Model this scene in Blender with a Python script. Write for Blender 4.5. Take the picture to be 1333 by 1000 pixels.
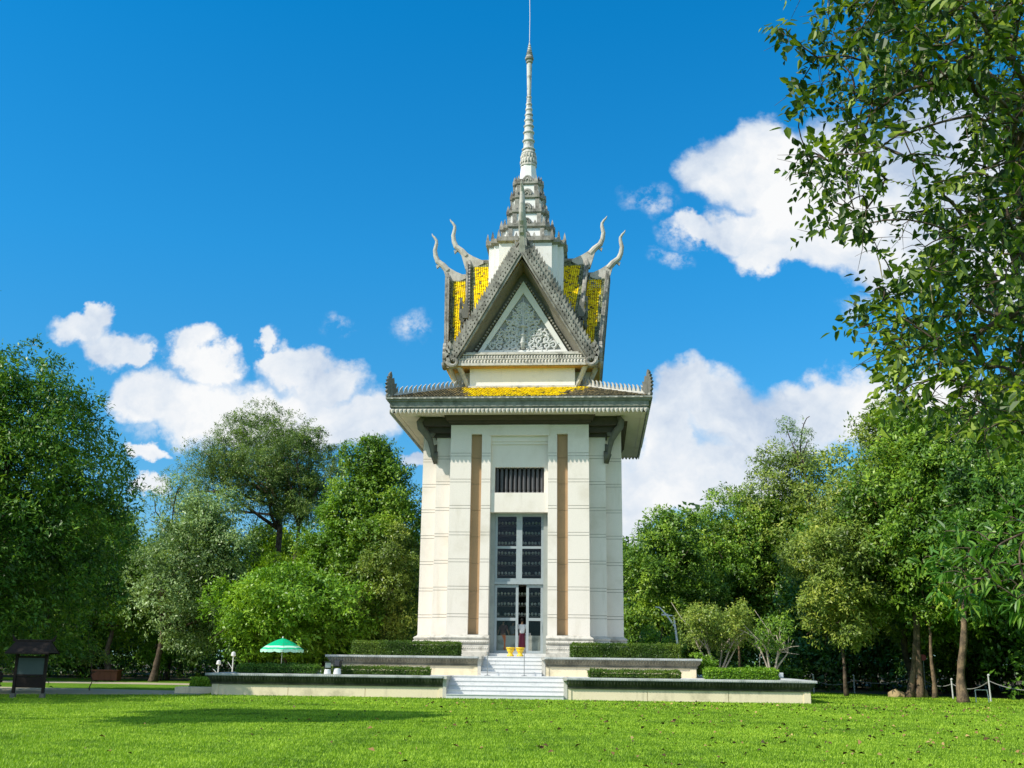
import bpy, bmesh, math, random
import numpy as np
from mathutils import Vector, Matrix, noise
PI = math.pi
random.seed(7)
for o in list(bpy.data.objects): bpy.data.objects.remove(o)
S = bpy.context.scene
COL = S.collection

# ------------------------------------------------------------------ camera
PITCH, YAW, ROLL = 0.2520, -0.0797, 0.0121
cp, sp, cy, sy = math.cos(PITCH), math.sin(PITCH), math.cos(YAW), math.sin(YAW)
F = Vector((sy*cp, cy*cp, sp)); Rt = Vector((cy, -sy, 0)); U = Rt.cross(F)
c_, s_ = math.cos(ROLL), math.sin(ROLL)
R2 = Rt*c_ + U*s_; U2 = U*c_ - Rt*s_
cam = bpy.data.cameras.new('camera'); co = bpy.data.objects.new('camera', cam); COL.objects.link(co)
m = Matrix((R2, U2, -F)).transposed().to_4x4(); m.translation = Vector((3.907, -59.517, 1.65))
co.matrix_world = m
cam.sensor_width = 36; cam.lens = 1390.43*36/1333; cam.clip_end = 5000
S.camera = co
CAM = Vector((3.907, -59.517, 1.65))

# ------------------------------------------------------------------ sun
SUN = Vector((-0.637, -0.383, 0.669)).normalized()
sl = bpy.data.lights.new('sun', 'SUN'); sl.energy = 4.4; sl.angle = math.radians(0.5); sl.color = (1, .94, .84)
so = bpy.data.objects.new('sun', sl); COL.objects.link(so)
so.rotation_euler = (-SUN).to_track_quat('-Z', 'Y').to_euler()

# ------------------------------------------------------------------ node helpers
class NT:
    def __init__(s, tree): s.t = tree; s.n = tree.nodes; s.l = tree.links
    def new(s, typ, **kw):
        n = s.n.new(typ)
        for k, v in kw.items():
            if k == 'ins':
                for a, b in v.items():
                    if hasattr(b, 'is_output') or isinstance(b, bpy.types.NodeSocket): s.l.new(b, n.inputs[a])
                    else: n.inputs[a].default_value = b
            else: setattr(n, k, v)
        return n
    def math(s, op, a, b=0.0, c=0.0, clamp=False):
        n = s.new('ShaderNodeMath', operation=op, use_clamp=clamp)
        for i, v in enumerate((a, b, c)):
            if isinstance(v, bpy.types.NodeSocket): s.l.new(v, n.inputs[i])
            else: n.inputs[i].default_value = v
        return n.outputs[0]
    def vmath(s, op, a, b=(0,0,0), c=(0,0,0), out=0):
        n = s.new('ShaderNodeVectorMath', operation=op)
        for i, v in enumerate((a, b, c)):
            if isinstance(v, bpy.types.NodeSocket): s.l.new(v, n.inputs[i])
            else: n.inputs[i].default_value = v
        return n.outputs[out]
    def mix(s, f, a, b, typ='MIX'):
        n = s.new('ShaderNodeMix', data_type='RGBA', blend_type=typ)
        for i, v in ((0, f), (6, a), (7, b)):
            if isinstance(v, bpy.types.NodeSocket): s.l.new(v, n.inputs[i])
            else: n.inputs[i].default_value = v if i == 0 else (*v[:3], 1)
        return n.outputs[2]
    def noise(s, vec, scale, detail=4, rough=.5, out='Fac', dist=0.0):
        n = s.new('ShaderNodeTexNoise'); n.inputs['Scale'].default_value = scale
        n.inputs['Detail'].default_value = detail; n.inputs['Roughness'].default_value = rough
        n.inputs['Distortion'].default_value = dist
        if vec is not None: s.l.new(vec, n.inputs['Vector'])
        return n.outputs[out]
    def ramp(s, f, stops, interp='LINEAR'):
        n = s.new('ShaderNodeValToRGB'); n.color_ramp.interpolation = interp
        e = n.color_ramp.elements
        while len(e) < len(stops): e.new(.5)
        for i, (p, c) in enumerate(stops):
            e[i].position = p; e[i].color = (*c, 1) if len(c) == 3 else c
        s.l.new(f, n.inputs[0]); return n.outputs[0]
    def maprange(s, v, a, b, c=0, d=1, smooth=True):
        n = s.new('ShaderNodeMapRange'); n.interpolation_type = 'SMOOTHSTEP' if smooth else 'LINEAR'
        for i, x in enumerate((v, a, b, c, d)):
            if isinstance(x, bpy.types.NodeSocket): s.l.new(x, n.inputs[i])
            else: n.inputs[i].default_value = x
        return n.outputs[0]

# ------------------------------------------------------------------ world: sky + clouds placed by direction
W = bpy.data.worlds.new('World'); S.world = W; W.use_nodes = True
w = NT(W.node_tree); w.n.clear()
sky = w.new('ShaderNodeTexSky', sky_type='NISHITA'); sky.sun_disc = False
sky.sun_elevation = math.asin(SUN.z); sky.sun_rotation = math.atan2(SUN.x, SUN.y)
sky.air_density = 1.0; sky.dust_density = 0.3; sky.ozone_density = 2.5
tc = w.new('ShaderNodeTexCoord').outputs['Generated']
sep = w.new('ShaderNodeSeparateXYZ', ins={0: tc})
skm = w.ramp(sep.outputs[2], [(.10, (.55, 1.0, 1.25)), (.22, (.30, 1.08, 1.42)), (.36, (.16, 1.22, 1.68)), (.55, (.04, 1.24, 1.80))])
skyc = w.mix(1.0, sky.outputs[0], skm, 'MULTIPLY')
yy = w.math('MAXIMUM', sep.outputs[1], .02)
uu = w.math('DIVIDE', sep.outputs[0], yy); vv = w.math('DIVIDE', sep.outputs[2], yy)
comb = w.new('ShaderNodeCombineXYZ', ins={0: uu, 1: vv}).outputs[0]
nz = w.noise(comb, 9, 9, .55, 'Color')
nz2 = w.noise(comb, 38, 5, .6, 'Color')
off = w.vmath('MULTIPLY', w.vmath('SUBTRACT', nz, (.5, .5, .5)), (.10, .10, 0))
off2 = w.vmath('MULTIPLY', w.vmath('SUBTRACT', nz2, (.5, .5, .5)), (.034, .034, 0))
pos = w.vmath('ADD', w.vmath('ADD', comb, off), off2)
PUFFS = [(0.0971,0.4145,0.0346,0.0148), (0.1409,0.4177,0.0374,0.0246), (0.1786,0.3926,0.0370,0.0194), (-0.4984,0.3425,0.0188,0.0135), (-0.5184,0.3263,0.0338,0.0191), (-0.4820,0.3031,0.0371,0.0226), (-0.4588,0.2948,0.0184,0.0131), (-0.4098,0.2967,0.0248,0.0225), (-0.3810,0.2828,0.0327,0.0204), (-0.4408,0.2493,0.0364,0.0312), (-0.3927,0.2373,0.0541,0.0364), (-0.3342,0.2330,0.0624,0.0380), (-0.2800,0.2250,0.0618,0.0377), (-0.2327,0.2225,0.0438,0.0304), (-0.2954,0.2875,0.0396,0.0240), (-0.2633,0.2675,0.0392,0.0238), (-0.3216,0.2958,0.0181,0.0111), (-0.4419,0.1593,0.0232,0.0106), (-0.4426,0.1896,0.0216,0.0097), (0.0851,0.2569,0.0408,0.0312), (0.1209,0.2415,0.0441,0.0371), (0.0622,0.2120,0.0368,0.0429), (0.1626,0.2115,0.0651,0.0426), (0.2140,0.2409,0.0520,0.0322), (0.2490,0.2332,0.0359,0.0290), (0.0754,0.1678,0.0652,0.0435), (0.1323,0.1677,0.0647,0.0434), (0.0463,0.1424,0.0319,0.0251), (-0.1664,0.1814,0.0182,0.0107), (0.0032,0.1173,0.0579,0.0367), (0.1298,0.4843,0.0451,0.0399), (0.1650,0.5029,0.0350,0.0349), (0.1975,0.4701,0.0612,0.0481), (0.2501,0.4688,0.0607,0.0653), (0.3000,0.4387,0.0673,0.0813), (0.1725,0.4211,0.0577,0.0268), (0.2385,0.4035,0.0599,0.0314), (0.2801,0.3692,0.0444,0.0226), (0.3635,0.4908,0.0674,0.0776), (0.3899,0.3847,0.0510,0.0654), (0.3313,0.2107,0.0844,0.0451)]
WISPS = [(0.0522,0.4443,0.0306,0.0217), (0.0818,0.4082,0.0272,0.0180), (-0.1774,0.3260,0.0261,0.0209), (-0.2591,0.3327,0.0187,0.0113), (0.0735,0.3784,0.0225,0.0113), (-0.0549,0.2735,0.0447,0.0155), (0.2560,0.3358,0.0289,0.0156), (-0.4139,0.2141,0.0465,0.0186)]
def field(pp, L, k):
    acc = None
    for (a, b, ra, rb) in L:
        d = w.vmath('LENGTH', w.vmath('MULTIPLY_ADD', pp, (1/ra, 1/rb, 0), (-a/ra, -b/rb, 0)), out=1)
        if acc is None: acc = d
        else:
            n = w.new('ShaderNodeMath', operation='SMOOTH_MIN'); w.l.new(acc, n.inputs[0]); w.l.new(d, n.inputs[1]); n.inputs[2].default_value = k
            acc = n.outputs[0]
    return acc
f1 = field(pos, PUFFS, .3); f2 = field(pos, WISPS, .1)
dens = w.maprange(f1, 1.15, .66, 0, 1)
wn = w.noise(comb, 30, 6, .65)
wisp = w.math('MULTIPLY', w.maprange(f2, 1.2, .3, 0, 1), w.maprange(wn, .42, .68, 0, .75))
dens = w.math('MAXIMUM', dens, wisp)
# unseen bright cloud cover added behind the camera as soft fill light
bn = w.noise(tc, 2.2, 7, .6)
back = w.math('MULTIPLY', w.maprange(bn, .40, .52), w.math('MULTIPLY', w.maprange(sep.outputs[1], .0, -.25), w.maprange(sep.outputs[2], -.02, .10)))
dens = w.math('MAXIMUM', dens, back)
# cloud body colour: brighter where the sun-facing side is thin cloud, greyer in the thick and at the bases
body = w.noise(w.vmath('ADD', comb, w.vmath('MULTIPLY', off, (1.5, 1.5, 0))), 7, 6, .55)
body2 = w.noise(comb, 22, 4, .6)
shade = w.math('ADD', w.math('MULTIPLY', body, .75), w.math('MULTIPLY', body2, .25))
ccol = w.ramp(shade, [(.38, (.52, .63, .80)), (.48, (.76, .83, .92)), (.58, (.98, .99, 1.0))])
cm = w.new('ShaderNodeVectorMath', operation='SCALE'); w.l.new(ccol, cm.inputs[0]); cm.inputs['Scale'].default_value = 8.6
cloudc = w.mix(back, cm.outputs[0], w.mix(1.0, cm.outputs[0], (.92, 1.09, 1.30), 'MULTIPLY'))  # cooler, brighter tint for the added fill cloud
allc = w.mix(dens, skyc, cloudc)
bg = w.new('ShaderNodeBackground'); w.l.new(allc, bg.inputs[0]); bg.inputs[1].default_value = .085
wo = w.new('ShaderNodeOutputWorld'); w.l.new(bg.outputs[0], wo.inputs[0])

S.view_settings.view_transform = 'Standard'; S.view_settings.look = 'None'
S.view_settings.exposure = 0.42; S.view_settings.gamma = 1
S.render.engine = 'CYCLES'
S.cycles.max_bounces = 6; S.cycles.transparent_max_bounces = 12

# ------------------------------------------------------------------ materials
def mat(name):
    M = bpy.data.materials.new(name); M.use_nodes = True
    t = NT(M.node_tree); t.n.clear()
    out = t.new('ShaderNodeOutputMaterial'); return M, t, out
def stone(name, base, dark, amt=.5, scale=1.2, streak=True, rough=.85, bump=.15, fine=30, sx=6, thr=(.45, .75)):
    """weathered stone / render: base colour with darker patches and vertical streaks"""
    M, t, out = mat(name)
    P = t.new('ShaderNodeNewGeometry').outputs['Position']
    n1 = t.noise(P, scale, 6, .62)
    f = t.maprange(n1, thr[0], thr[1], 0, amt)
    if streak:
        st = t.noise(t.vmath('MULTIPLY', P, (sx, sx, .35)), 1.0, 5, .6)
        f = t.math('MAXIMUM', f, t.maprange(st, thr[0]+.06, thr[1]+.08, 0, amt))
    n2 = t.noise(P, fine, 4, .6)
    c = t.mix(f, base, dark)
    c = t.mix(t.maprange(n2, .3, .7, 0, .22, False), c, tuple(x*.55 for x in base))
    b = t.new('ShaderNodeBsdfPrincipled'); t.l.new(c, b.inputs['Base Color']); b.inputs['Roughness'].default_value = rough
    b.inputs['Specular IOR Level'].default_value = .25
    bm_ = t.new('ShaderNodeBump'); bm_.inputs['Strength'].default_value = bump; bm_.inputs['Distance'].default_value = .03
    t.l.new(n2, bm_.inputs['Height']); t.l.new(bm_.outputs[0], b.inputs['Normal'])
    t.l.new(b.outputs[0], out.inputs[0]); return M
def plain(name, col, rough=.5, metal=0, spec=.4, var=.15, scale=8):
    M, t, out = mat(name)
    P = t.new('ShaderNodeNewGeometry').outputs['Position']
    c = t.mix(t.maprange(t.noise(P, scale, 4), .3, .7, 0, var), col, tuple(x*.4 for x in col))
    b = t.new('ShaderNodeBsdfPrincipled'); t.l.new(c, b.inputs['Base Color']); b.inputs['Roughness'].default_value = rough
    b.inputs['Metallic'].default_value = metal; b.inputs['Specular IOR Level'].default_value = spec
    t.l.new(b.outputs[0], out.inputs[0]); return M
def leafmat(name, c0, c1, c2, trans=.28, gloss=.42):
    """c0 dark, c1 mid, c2 light/yellow – per-leaf tint attribute"""
    M, t, out = mat(name)
    a = t.new('ShaderNodeAttribute'); a.attribute_name = 'tint'
    P = t.new('ShaderNodeNewGeometry').outputs['Position']
    nn = t.noise(P, .55, 3, .5)
    f = t.math('ADD', t.math('MULTIPLY', a.outputs['Fac'], .65), t.math('MULTIPLY', t.math('SUBTRACT', nn, .32), .95), clamp=True)
    c = t.ramp(f, [(.05, c0), (.5, c1), (.97, c2)])
    b = t.new('ShaderNodeBsdfPrincipled'); t.l.new(c, b.inputs['Base Color']); b.inputs['Roughness'].default_value = gloss
    b.inputs['Specular IOR Level'].default_value = .35
    tr = t.new('ShaderNodeBsdfTranslucent'); t.l.new(t.mix(1, c, (1.25, 1.3, .55), 'MULTIPLY'), tr.inputs[0])
    mx = t.new('ShaderNodeMixShader'); mx.inputs[0].default_value = trans
    t.l.new(b.outputs[0], mx.inputs[1]); t.l.new(tr.outputs[0], mx.inputs[2]); t.l.new(mx.outputs[0], out.inputs[0]); return M
def tintmat(name, stops, rough=.5, spec=.4, bump=0):
    M, t, out = mat(name)
    a = t.new('ShaderNodeAttribute'); a.attribute_name = 'tint'
    P = t.new('ShaderNodeNewGeometry').outputs['Position']
    c = t.ramp(a.outputs['Fac'], stops)
    c = t.mix(t.maprange(t.noise(P, 6, 5, .6), .5, .72, 0, .55), c, (.10, .09, .05))
    b = t.new('ShaderNodeBsdfPrincipled'); t.l.new(c, b.inputs['Base Color']); b.inputs['Roughness'].default_value = rough
    b.inputs['Specular IOR Level'].default_value = spec
    t.l.new(b.outputs[0], out.inputs[0]); return M

CREAM = stone('cream_render', (.83, .755, .665), (.54, .47, .35), .6, .5, True, .75, .06, 40, 2.0, (.46, .78))
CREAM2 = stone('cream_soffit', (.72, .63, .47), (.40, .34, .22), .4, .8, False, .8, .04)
WHITE = stone('white_plaster', (.82, .80, .75), (.42, .40, .35), .5, 1.6, True, .75, .05, 30, 4, (.5, .8))
JOINT = plain('dark_joint', (.30, .28, .23), .9)  # joint core, a darker tone than the wall face
GREY = stone('grey_carved_stone', (.38, .36, .31), (.09, .085, .07), .85, 1.8, True, .9, .3, 25, 5, (.40, .66))
HORN = stone('horn_stone', (.52, .49, .42), (.22, .21, .18), .7, 2.0, True, .85, .2, 25, 4, (.42, .7))
GREYL = stone('light_carved_stone', (.56, .53, .46), (.17, .16, .13), .8, 2.2, True, .9, .3, 25, 6, (.46, .72))
RELIEF = stone('pediment_relief_stone', (.58, .58, .55), (.30, .30, .28), .5, 3, False, .85, .2)
DARKG = stone('dark_weathered_stone', (.16, .155, .13), (.06, .06, .045), .6, 2, False, .9, .3)
FRIEZE = stone('frieze_stone_shaded', (.11, .085, .06), (.05, .04, .03), .5, 2, False, .9, .1)  # stone colour lowered to carry the deep shade under the eaves
TAN = stone('tan_strip', (.42, .27, .145), (.22, .15, .09), .6, .9, True, .8, .05, 40, 2, (.45, .8))
MOSS = stone('mossy_stone', (.17, .165, .12), (.045, .055, .03), .9, 1.5, True, .95, .35, 20, 3, (.36, .6))
LIP = stone('lip_stone', (.52, .53, .50), (.18, .20, .18), .7, 1.6, False, .85, .25, 40, 3, (.42, .7))
TERW = stone('terrace_wall', (.82, .70, .48), (.32, .29, .18), .8, .9, True, .85, .1, 30, 2.2, (.51, .74))
MARBLE = stone('white_marble', (.68, .68, .66), (.48, .49, .49), .6, 1.5, False, .35, .02, 12, 3, (.45, .8))
PAVE = stone('terrace_paving', (.62, .62, .59), (.38, .38, .35), .5, 1.5, False, .8, .05)
ALU = plain('aluminium_frame', (.34, .38, .385), .5, .1, .4)
LOUVRE = plain('louvre_bar', (.075, .075, .08), .6)
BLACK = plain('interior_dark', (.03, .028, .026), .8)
SHELF = plain('shelf_wood', (.16, .12, .09), .6)
BONE = plain('bone', (.78, .73, .60), .7)
YEL = tintmat('yellow_tiles', [(0, (.12, .085, .03)), (.12, (.55, .36, .008)), (.5, (.86, .61, .004)), (1, (.95, .75, .006))], .45, .2)
GRN = tintmat('green_tiles', [(0, (.05, .06, .03)), (.4, (.17, .20, .10)), (1, (.34, .35, .20))], .5)
MOSSY = tintmat('mossy_tiles', [(0, (.05, .045, .025)), (.5, (.17, .14, .07)), (.8, (.30, .22, .10)), (1, (.42, .28, .07))], .7)
BARK = stone('bark', (.15, .11, .075), (.04, .03, .022), .9, 3, True, .95, 1.0, 16, 11, (.38, .6))
BARKL = stone('pale_bark', (.42, .36, .28), (.16, .13, .09), .7, 3, True, .95, .6, 14, 8)
GLASS, t, out = mat('window_glass')
gl = t.new('ShaderNodeBsdfGlossy'); gl.inputs['Roughness'].default_value = .02; gl.inputs[0].default_value = (.8, .85, .9, 1)
tp = t.new('ShaderNodeBsdfTransparent'); tp.inputs[0].default_value = (.85, .88, .88, 1)
fr = t.new('ShaderNodeFresnel'); fr.inputs[0].default_value = 1.5
mx = t.new('ShaderNodeMixShader'); t.l.new(t.math('MULTIPLY_ADD', fr.outputs[0], .38, 0.0), mx.inputs[0])
t.l.new(tp.outputs[0], mx.inputs[1]); t.l.new(gl.outputs[0], mx.inputs[2]); t.l.new(mx.outputs[0], out.inputs[0])

# ------------------------------------------------------------------ object helpers
def tag(o, label=None, cat=None, group=None, kind=None):
    if label: o['label'] = label
    if cat: o['category'] = cat
    if group: o['group'] = group
    if kind: o['kind'] = kind
    return o
def empty(name, loc=(0, 0, 0), rz=0, **kw):
    o = bpy.data.objects.new(name, None); COL.objects.link(o); o.location = loc; o.rotation_euler = (0, 0, rz)
    o.empty_display_size = .2
    return tag(o, **kw)
def children(o): return [c for c in bpy.data.objects if c.parent == o]
def copy_tree(o, parent=None):
    c = o.copy(); COL.objects.link(c); c.parent = parent
    for ch in children(o): copy_tree(ch, c)
    return c
class MB:
    """collects faces; build() links them as one mesh"""
    def __init__(s): s.v = []; s.f = []; s.m = []; s.t = []
    def add(s, vs, fs, mi=0, tint=0.5):
        b = len(s.v); s.v += [tuple(x) for x in vs]
        for f in fs: s.f.append([b+i for i in f]); s.m.append(mi); s.t.append(tint)
        return s
    def box(s, x0, x1, y0, y1, z0, z1, mi=0, tint=.5):
        v = [(x, y, z) for z in (z0, z1) for y in (y0, y1) for x in (x0, x1)]
        return s.add(v, [(0,2,3,1), (4,5,7,6), (0,1,5,4), (2,6,7,3), (0,4,6,2), (1,3,7,5)], mi, tint)
    def prism(s, poly, z0, z1, mi=0, poly2=None, cap=True, tint=.5):
        n = len(poly); q = poly2 or poly
        v = [(x, y, z0) for x, y in poly] + [(x, y, z1) for x, y in q]
        f = [(i, (i+1) % n, n+(i+1) % n, n+i) for i in range(n)]
        if cap: f += [tuple(range(n-1, -1, -1)), tuple(range(n, 2*n))]
        return s.add(v, f, mi, tint)
    def lathe(s, prof, n=24, c=(0, 0), mi=0, rot=0, sq=1):
        v = []; f = []
        for r, z in prof:
            for i in range(n):
                a = 2*PI*i/n + rot; v.append((c[0]+r*math.cos(a), c[1]+r*math.sin(a)*sq, z))
        for j in range(len(prof)-1):
            for i in range(n):
                f.append((j*n+i, j*n+(i+1) % n, (j+1)*n+(i+1) % n, (j+1)*n+i))
        f.append(tuple(range(n-1, -1, -1))); f.append(tuple((len(prof)-1)*n+i for i in range(n)))
        return s.add(v, f, mi)
    def tube(s, pts, rad, n=8, mi=0, cap=True, flat=1.0):
        pts = [Vector(p) for p in pts]; v = []; f = []
        if not hasattr(rad, '__len__'): rad = [rad]*len(pts)
        prev = None
        for i, p in enumerate(pts):
            d = (pts[min(i+1, len(pts)-1)]-pts[max(i-1, 0)])
            if d.length < 1e-9: d = Vector((0, 0, 1))
            d.normalize()
            a = prev - d*prev.dot(d) if prev is not None else d.orthogonal()
            if a.length < 1e-6: a = d.orthogonal()
            a.normalize(); prev = a; b = d.cross(a)
            for k in range(n):
                th = 2*PI*k/n; v.append(p + a*math.cos(th)*rad[i] + b*math.sin(th)*rad[i]*flat)
        for j in range(len(pts)-1):
            for k in range(n): f.append((j*n+k, j*n+(k+1) % n, (j+1)*n+(k+1) % n, (j+1)*n+k))
        if cap: f += [tuple(range(n-1, -1, -1)), tuple((len(pts)-1)*n+k for k in range(n))]
        return s.add(v, f, mi)
    def slab(s, outline, th, frame, mi=0):
        """2-D outline (a,b) extruded +-th/2 ; frame(a,b,c)->xyz"""
        n = len(outline)
        v = [frame(a, b, -th/2) for a, b in outline] + [frame(a, b, th/2) for a, b in outline]
        f = [(i, (i+1) % n, n+(i+1) % n, n+i) for i in range(n)] + [tuple(range(n-1, -1, -1)), tuple(range(n, 2*n))]
        return s.add(v, f, mi)
    def build(s, name, mats, parent=None, loc=None, smooth=False, **kw):
        me = bpy.data.meshes.new(name)
        me.from_pydata(s.v, [], s.f)
        if not isinstance(mats, (list, tuple)): mats = [mats]
        for x in mats: me.materials.append(x)
        if len(mats) > 1: me.polygons.foreach_set('material_index', s.m)
        at = me.attributes.new('tint', 'FLOAT', 'FACE'); at.data.foreach_set('value', [float(x) for x in s.t])
        bm = bmesh.new(); bm.from_mesh(me); bmesh.ops.recalc_face_normals(bm, faces=bm.faces); bm.to_mesh(me); bm.free()
        if smooth:
            me.polygons.foreach_set('use_smooth', [True]*len(me.polygons))
        me.update()
        o = bpy.data.objects.new(name, me); COL.objects.link(o); o.parent = parent
        if loc: o.location = loc
        return tag(o, **kw)
def cross(a, b2, b1):
    """redented cross plan: arms reach a with half width b1, inner corner b2"""
    q = [(b1, a), (b1, b2), (b2, b2), (b2, b1), (a, b1)]
    P = []
    for k in range(4):
        co_, si = math.cos(-k*PI/2), math.sin(-k*PI/2)
        P += [(x*co_-y*si, x*si+y*co_) for x, y in (q)]
    return [(round(x, 5), round(y, 5)) for x, y in P]
def off_cross(a, b2, b1, d): return cross(a+d, b2+d, b1+d)

def quads(name, V, tint, mats, parent=None, nv=4, **kw):
    """fast mesh from (N,nv,3) numpy array with per-face tint"""
    N = V.shape[0]
    me = bpy.data.meshes.new(name)
    me.vertices.add(N*nv); me.vertices.foreach_set('co', V.reshape(-1).astype(np.float32))
    me.loops.add(N*nv); me.loops.foreach_set('vertex_index', np.arange(N*nv, dtype=np.int32))
    me.polygons.add(N); me.polygons.foreach_set('loop_start', np.arange(0, N*nv, nv, dtype=np.int32))
    me.update(calc_edges=True)
    at = me.attributes.new('tint', 'FLOAT', 'FACE'); at.data.foreach_set('value', tint.astype(np.float32))
    for x in (mats if isinstance(mats, (list, tuple)) else [mats]): me.materials.append(x)
    o = bpy.data.objects.new(name, me); COL.objects.link(o); o.parent = parent
    return tag(o, **kw)

# =================================================================== STUPA
A_, B2, B1 = 5.288, 4.441, 3.585          # arm reach, inner redent, arm half width
stupa = empty('stupa', (0, 0, 0), label='tall cream memorial stupa with yellow tiled gabled roof and grey tiered spire', cat='stupa')
def rot4(mb):
    """repeat the collected shape on all four sides"""
    v, f, m_, t_ = mb.v, mb.f, mb.m, mb.t; n = len(v); V = []; Fs = []; M_ = []; T_ = []
    for k in range(4):
        c, s = round(math.cos(k*PI/2)), round(math.sin(k*PI/2))
        V += [(x*c-y*s, x*s+y*c, z) for x, y, z in v]; Fs += [[i+k*n for i in q] for q in f]; M_ += m_; T_ += t_
    mb.v, mb.f, mb.m, mb.t = V, Fs, M_, T_; return mb
def turned(o, k):
    """a part repeated on side k (shares its mesh)"""
    def rec(x, par):
        c = x.copy(); COL.objects.link(c); c.parent = par
        for ch in children(x): rec(ch, c)
        return c
    c = rec(o, o.parent); c.rotation_euler = (0, 0, k*PI/2); return c

# ---- plan polygon with notches on each face (portico niches)
def notched(zc, deep, d=0.0, slot=.32):
    a, b2, b1 = A_-d, B2-d, B1-d
    face = [(b1, a), (2.5+d, a), (2.5+d, a-slot), (1.95-d, a-slot), (1.95-d, a), (1.48+d, a), (1.48+d, a-deep), (-1.48-d, a-deep), (-1.48-d, a), (-1.95+d, a), (-1.95+d, a-slot), (-2.5-d, a-slot), (-2.5-d, a), (-b1, a)]
    P = []
    for k in range(4):
        c, s = math.cos(k*PI/2), math.sin(k*PI/2)
        for x, y in face + [(-b1, b2), (-b2, b2), (-b2, b1)]:
            P.append((x*c-y*s, x*s+y*c))
    return P
JZ = []
for k in range(7): JZ += [3.66+1.36*k, 3.66+1.36*k+.15]
def courses(mb, polyf, zlo, zhi, g=.012):
    zs = [zlo] + [z for z in JZ if zlo+.1 < z < zhi-.1] + [zhi]
    for i in range(len(zs)-1):
        mb.prism(polyf(0), zs[i]+(g if i else 0), zs[i+1]-(g if i < len(zs)-2 else 0))
    return mb
wall = MB(); courses(wall, lambda d: notched(0, 2.9, d), 2.80, 8.92)
courses(wall, lambda d: notched(0, .85, d), 8.92, 12.98)
wall.prism(cross(A_, B2, B1), 12.98, 13.46)
wall.build('wall', CREAM, stupa)
jc = MB(); jc.prism(notched(0, 2.9, .02), 2.9, 8.90); jc.prism(notched(0, .85, .02), 8.94, 12.96); jc.build('wall_joint_core', JOINT, stupa)
# tan strips in the slots
for k in range(4):
    for s in (-1, 1):
        mb = MB(); zs = [2.83] + [z-.07 for z in JZ[0::2]] + [12.975]
        for i in range(len(zs)-1): mb.box(s*2.225-.27, s*2.225+.27, -A_+.25, -A_+.33, zs[i]+.008, zs[i+1]-.008)
        o = mb.build('tan_strip', TAN, stupa); o.rotation_euler = (0, 0, k*PI/2)
# base mouldings (with ogee profile and carved rope bands)
prof = [(.30, 1.76), (.30, 1.98), (.20, 2.02), (.20, 2.30), (.13, 2.34), (.20, 2.38), (.24, 2.45), (.20, 2.52), (.13, 2.55), (.17, 2.60), (.19, 2.66), (.13, 2.71), (.06, 2.74), (.0, 2.80)]
def base_plan(d):
    P = []
    for k in range(4):
        c, s = math.cos(k*PI/2), math.sin(k*PI/2)
        for x, y in [(B1+d, A_+d), (1.42, A_+d), (1.42, A_-.9), (-1.42, A_-.9), (-1.42, A_+d), (-B1-d, A_+d), (-B1-d, B2+d), (-B2-d, B2+d), (-B2-d, B1+d)]: P.append((x*c-y*s, x*s+y*c))
    return P
base = MB()
for (d0, z0), (d1, z1) in zip(prof, prof[1:]): base.prism(base_plan(d0), z0, z1, 0, base_plan(d1), cap=False)
base.build('base_moulding', GREYL, stupa)
bb = MB()
for s in (-1, 1):
    x = 1.50
    while x < B1+.1:
        for zc, r in ((2.45, .035), (2.15, .05)):
            y = -A_-(.245 if zc > 2.3 else .2)
            bb.add([(s*x-.045, y, zc-r), (s*x+.045, y, zc-r), (s*x+.075, y, zc+r), (s*x-.015, y, zc+r), (s*x+.015, y-.035, zc)], [(0,1,4), (1,2,4), (2,3,4), (3,0,4)])
        x += .11
rot4(bb).build('base_carving', GREYL, stupa)

# ---- frieze under the eaves, eaves, soffit
fz = MB()
for d0, d1, z0, z1 in ((.03, .03, 13.46, 13.56), (.12, .12, 13.56, 13.68), (.22, .30, 13.68, 13.88), (.34, .34, 13.88, 14.02)):
    fz.prism(off_cross(A_, B2, B1, d0), z0, z1, 0, off_cross(A_, B2, B1, d1))
fz.build('frieze', FRIEZE, stupa)
mb = MB()
mb.box(-1.56, 1.56, -A_-.05, -A_+.3, 12.90, 13.455); li = mb.build('lintel', CREAM, stupa)
for k in (1, 2, 3): turned(li, k)
def sq(h): return [(-h, -h), (h, -h), (h, h), (-h, h)]
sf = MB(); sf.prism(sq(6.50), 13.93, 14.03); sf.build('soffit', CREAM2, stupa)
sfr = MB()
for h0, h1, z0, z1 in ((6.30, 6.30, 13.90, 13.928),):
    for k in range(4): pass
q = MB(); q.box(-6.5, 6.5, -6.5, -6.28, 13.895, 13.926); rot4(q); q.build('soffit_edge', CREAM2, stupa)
ev = MB()
lip = [(6.52, 13.92), (6.60, 13.92), (6.60, 14.00), (6.56, 14.03), (6.56, 14.12), (6.62, 14.14), (6.62, 14.40), (6.72, 14.44), (6.72, 14.50), (6.81, 14.53), (6.81, 14.62), (6.6, 14.68)]
for (h0, z0), (h1, z1) in zip(lip, lip[1:]): ev.prism(sq(h0), z0, z1, 0, sq(h1), cap=False)
ev.build('eave_cornice', stone('eave_stone', (.28, .285, .24), (.09, .10, .075), .8, 2, True, .9, .2, 25, 4, (.4, .7)), stupa)
tt = MB(); n = 62
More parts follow.
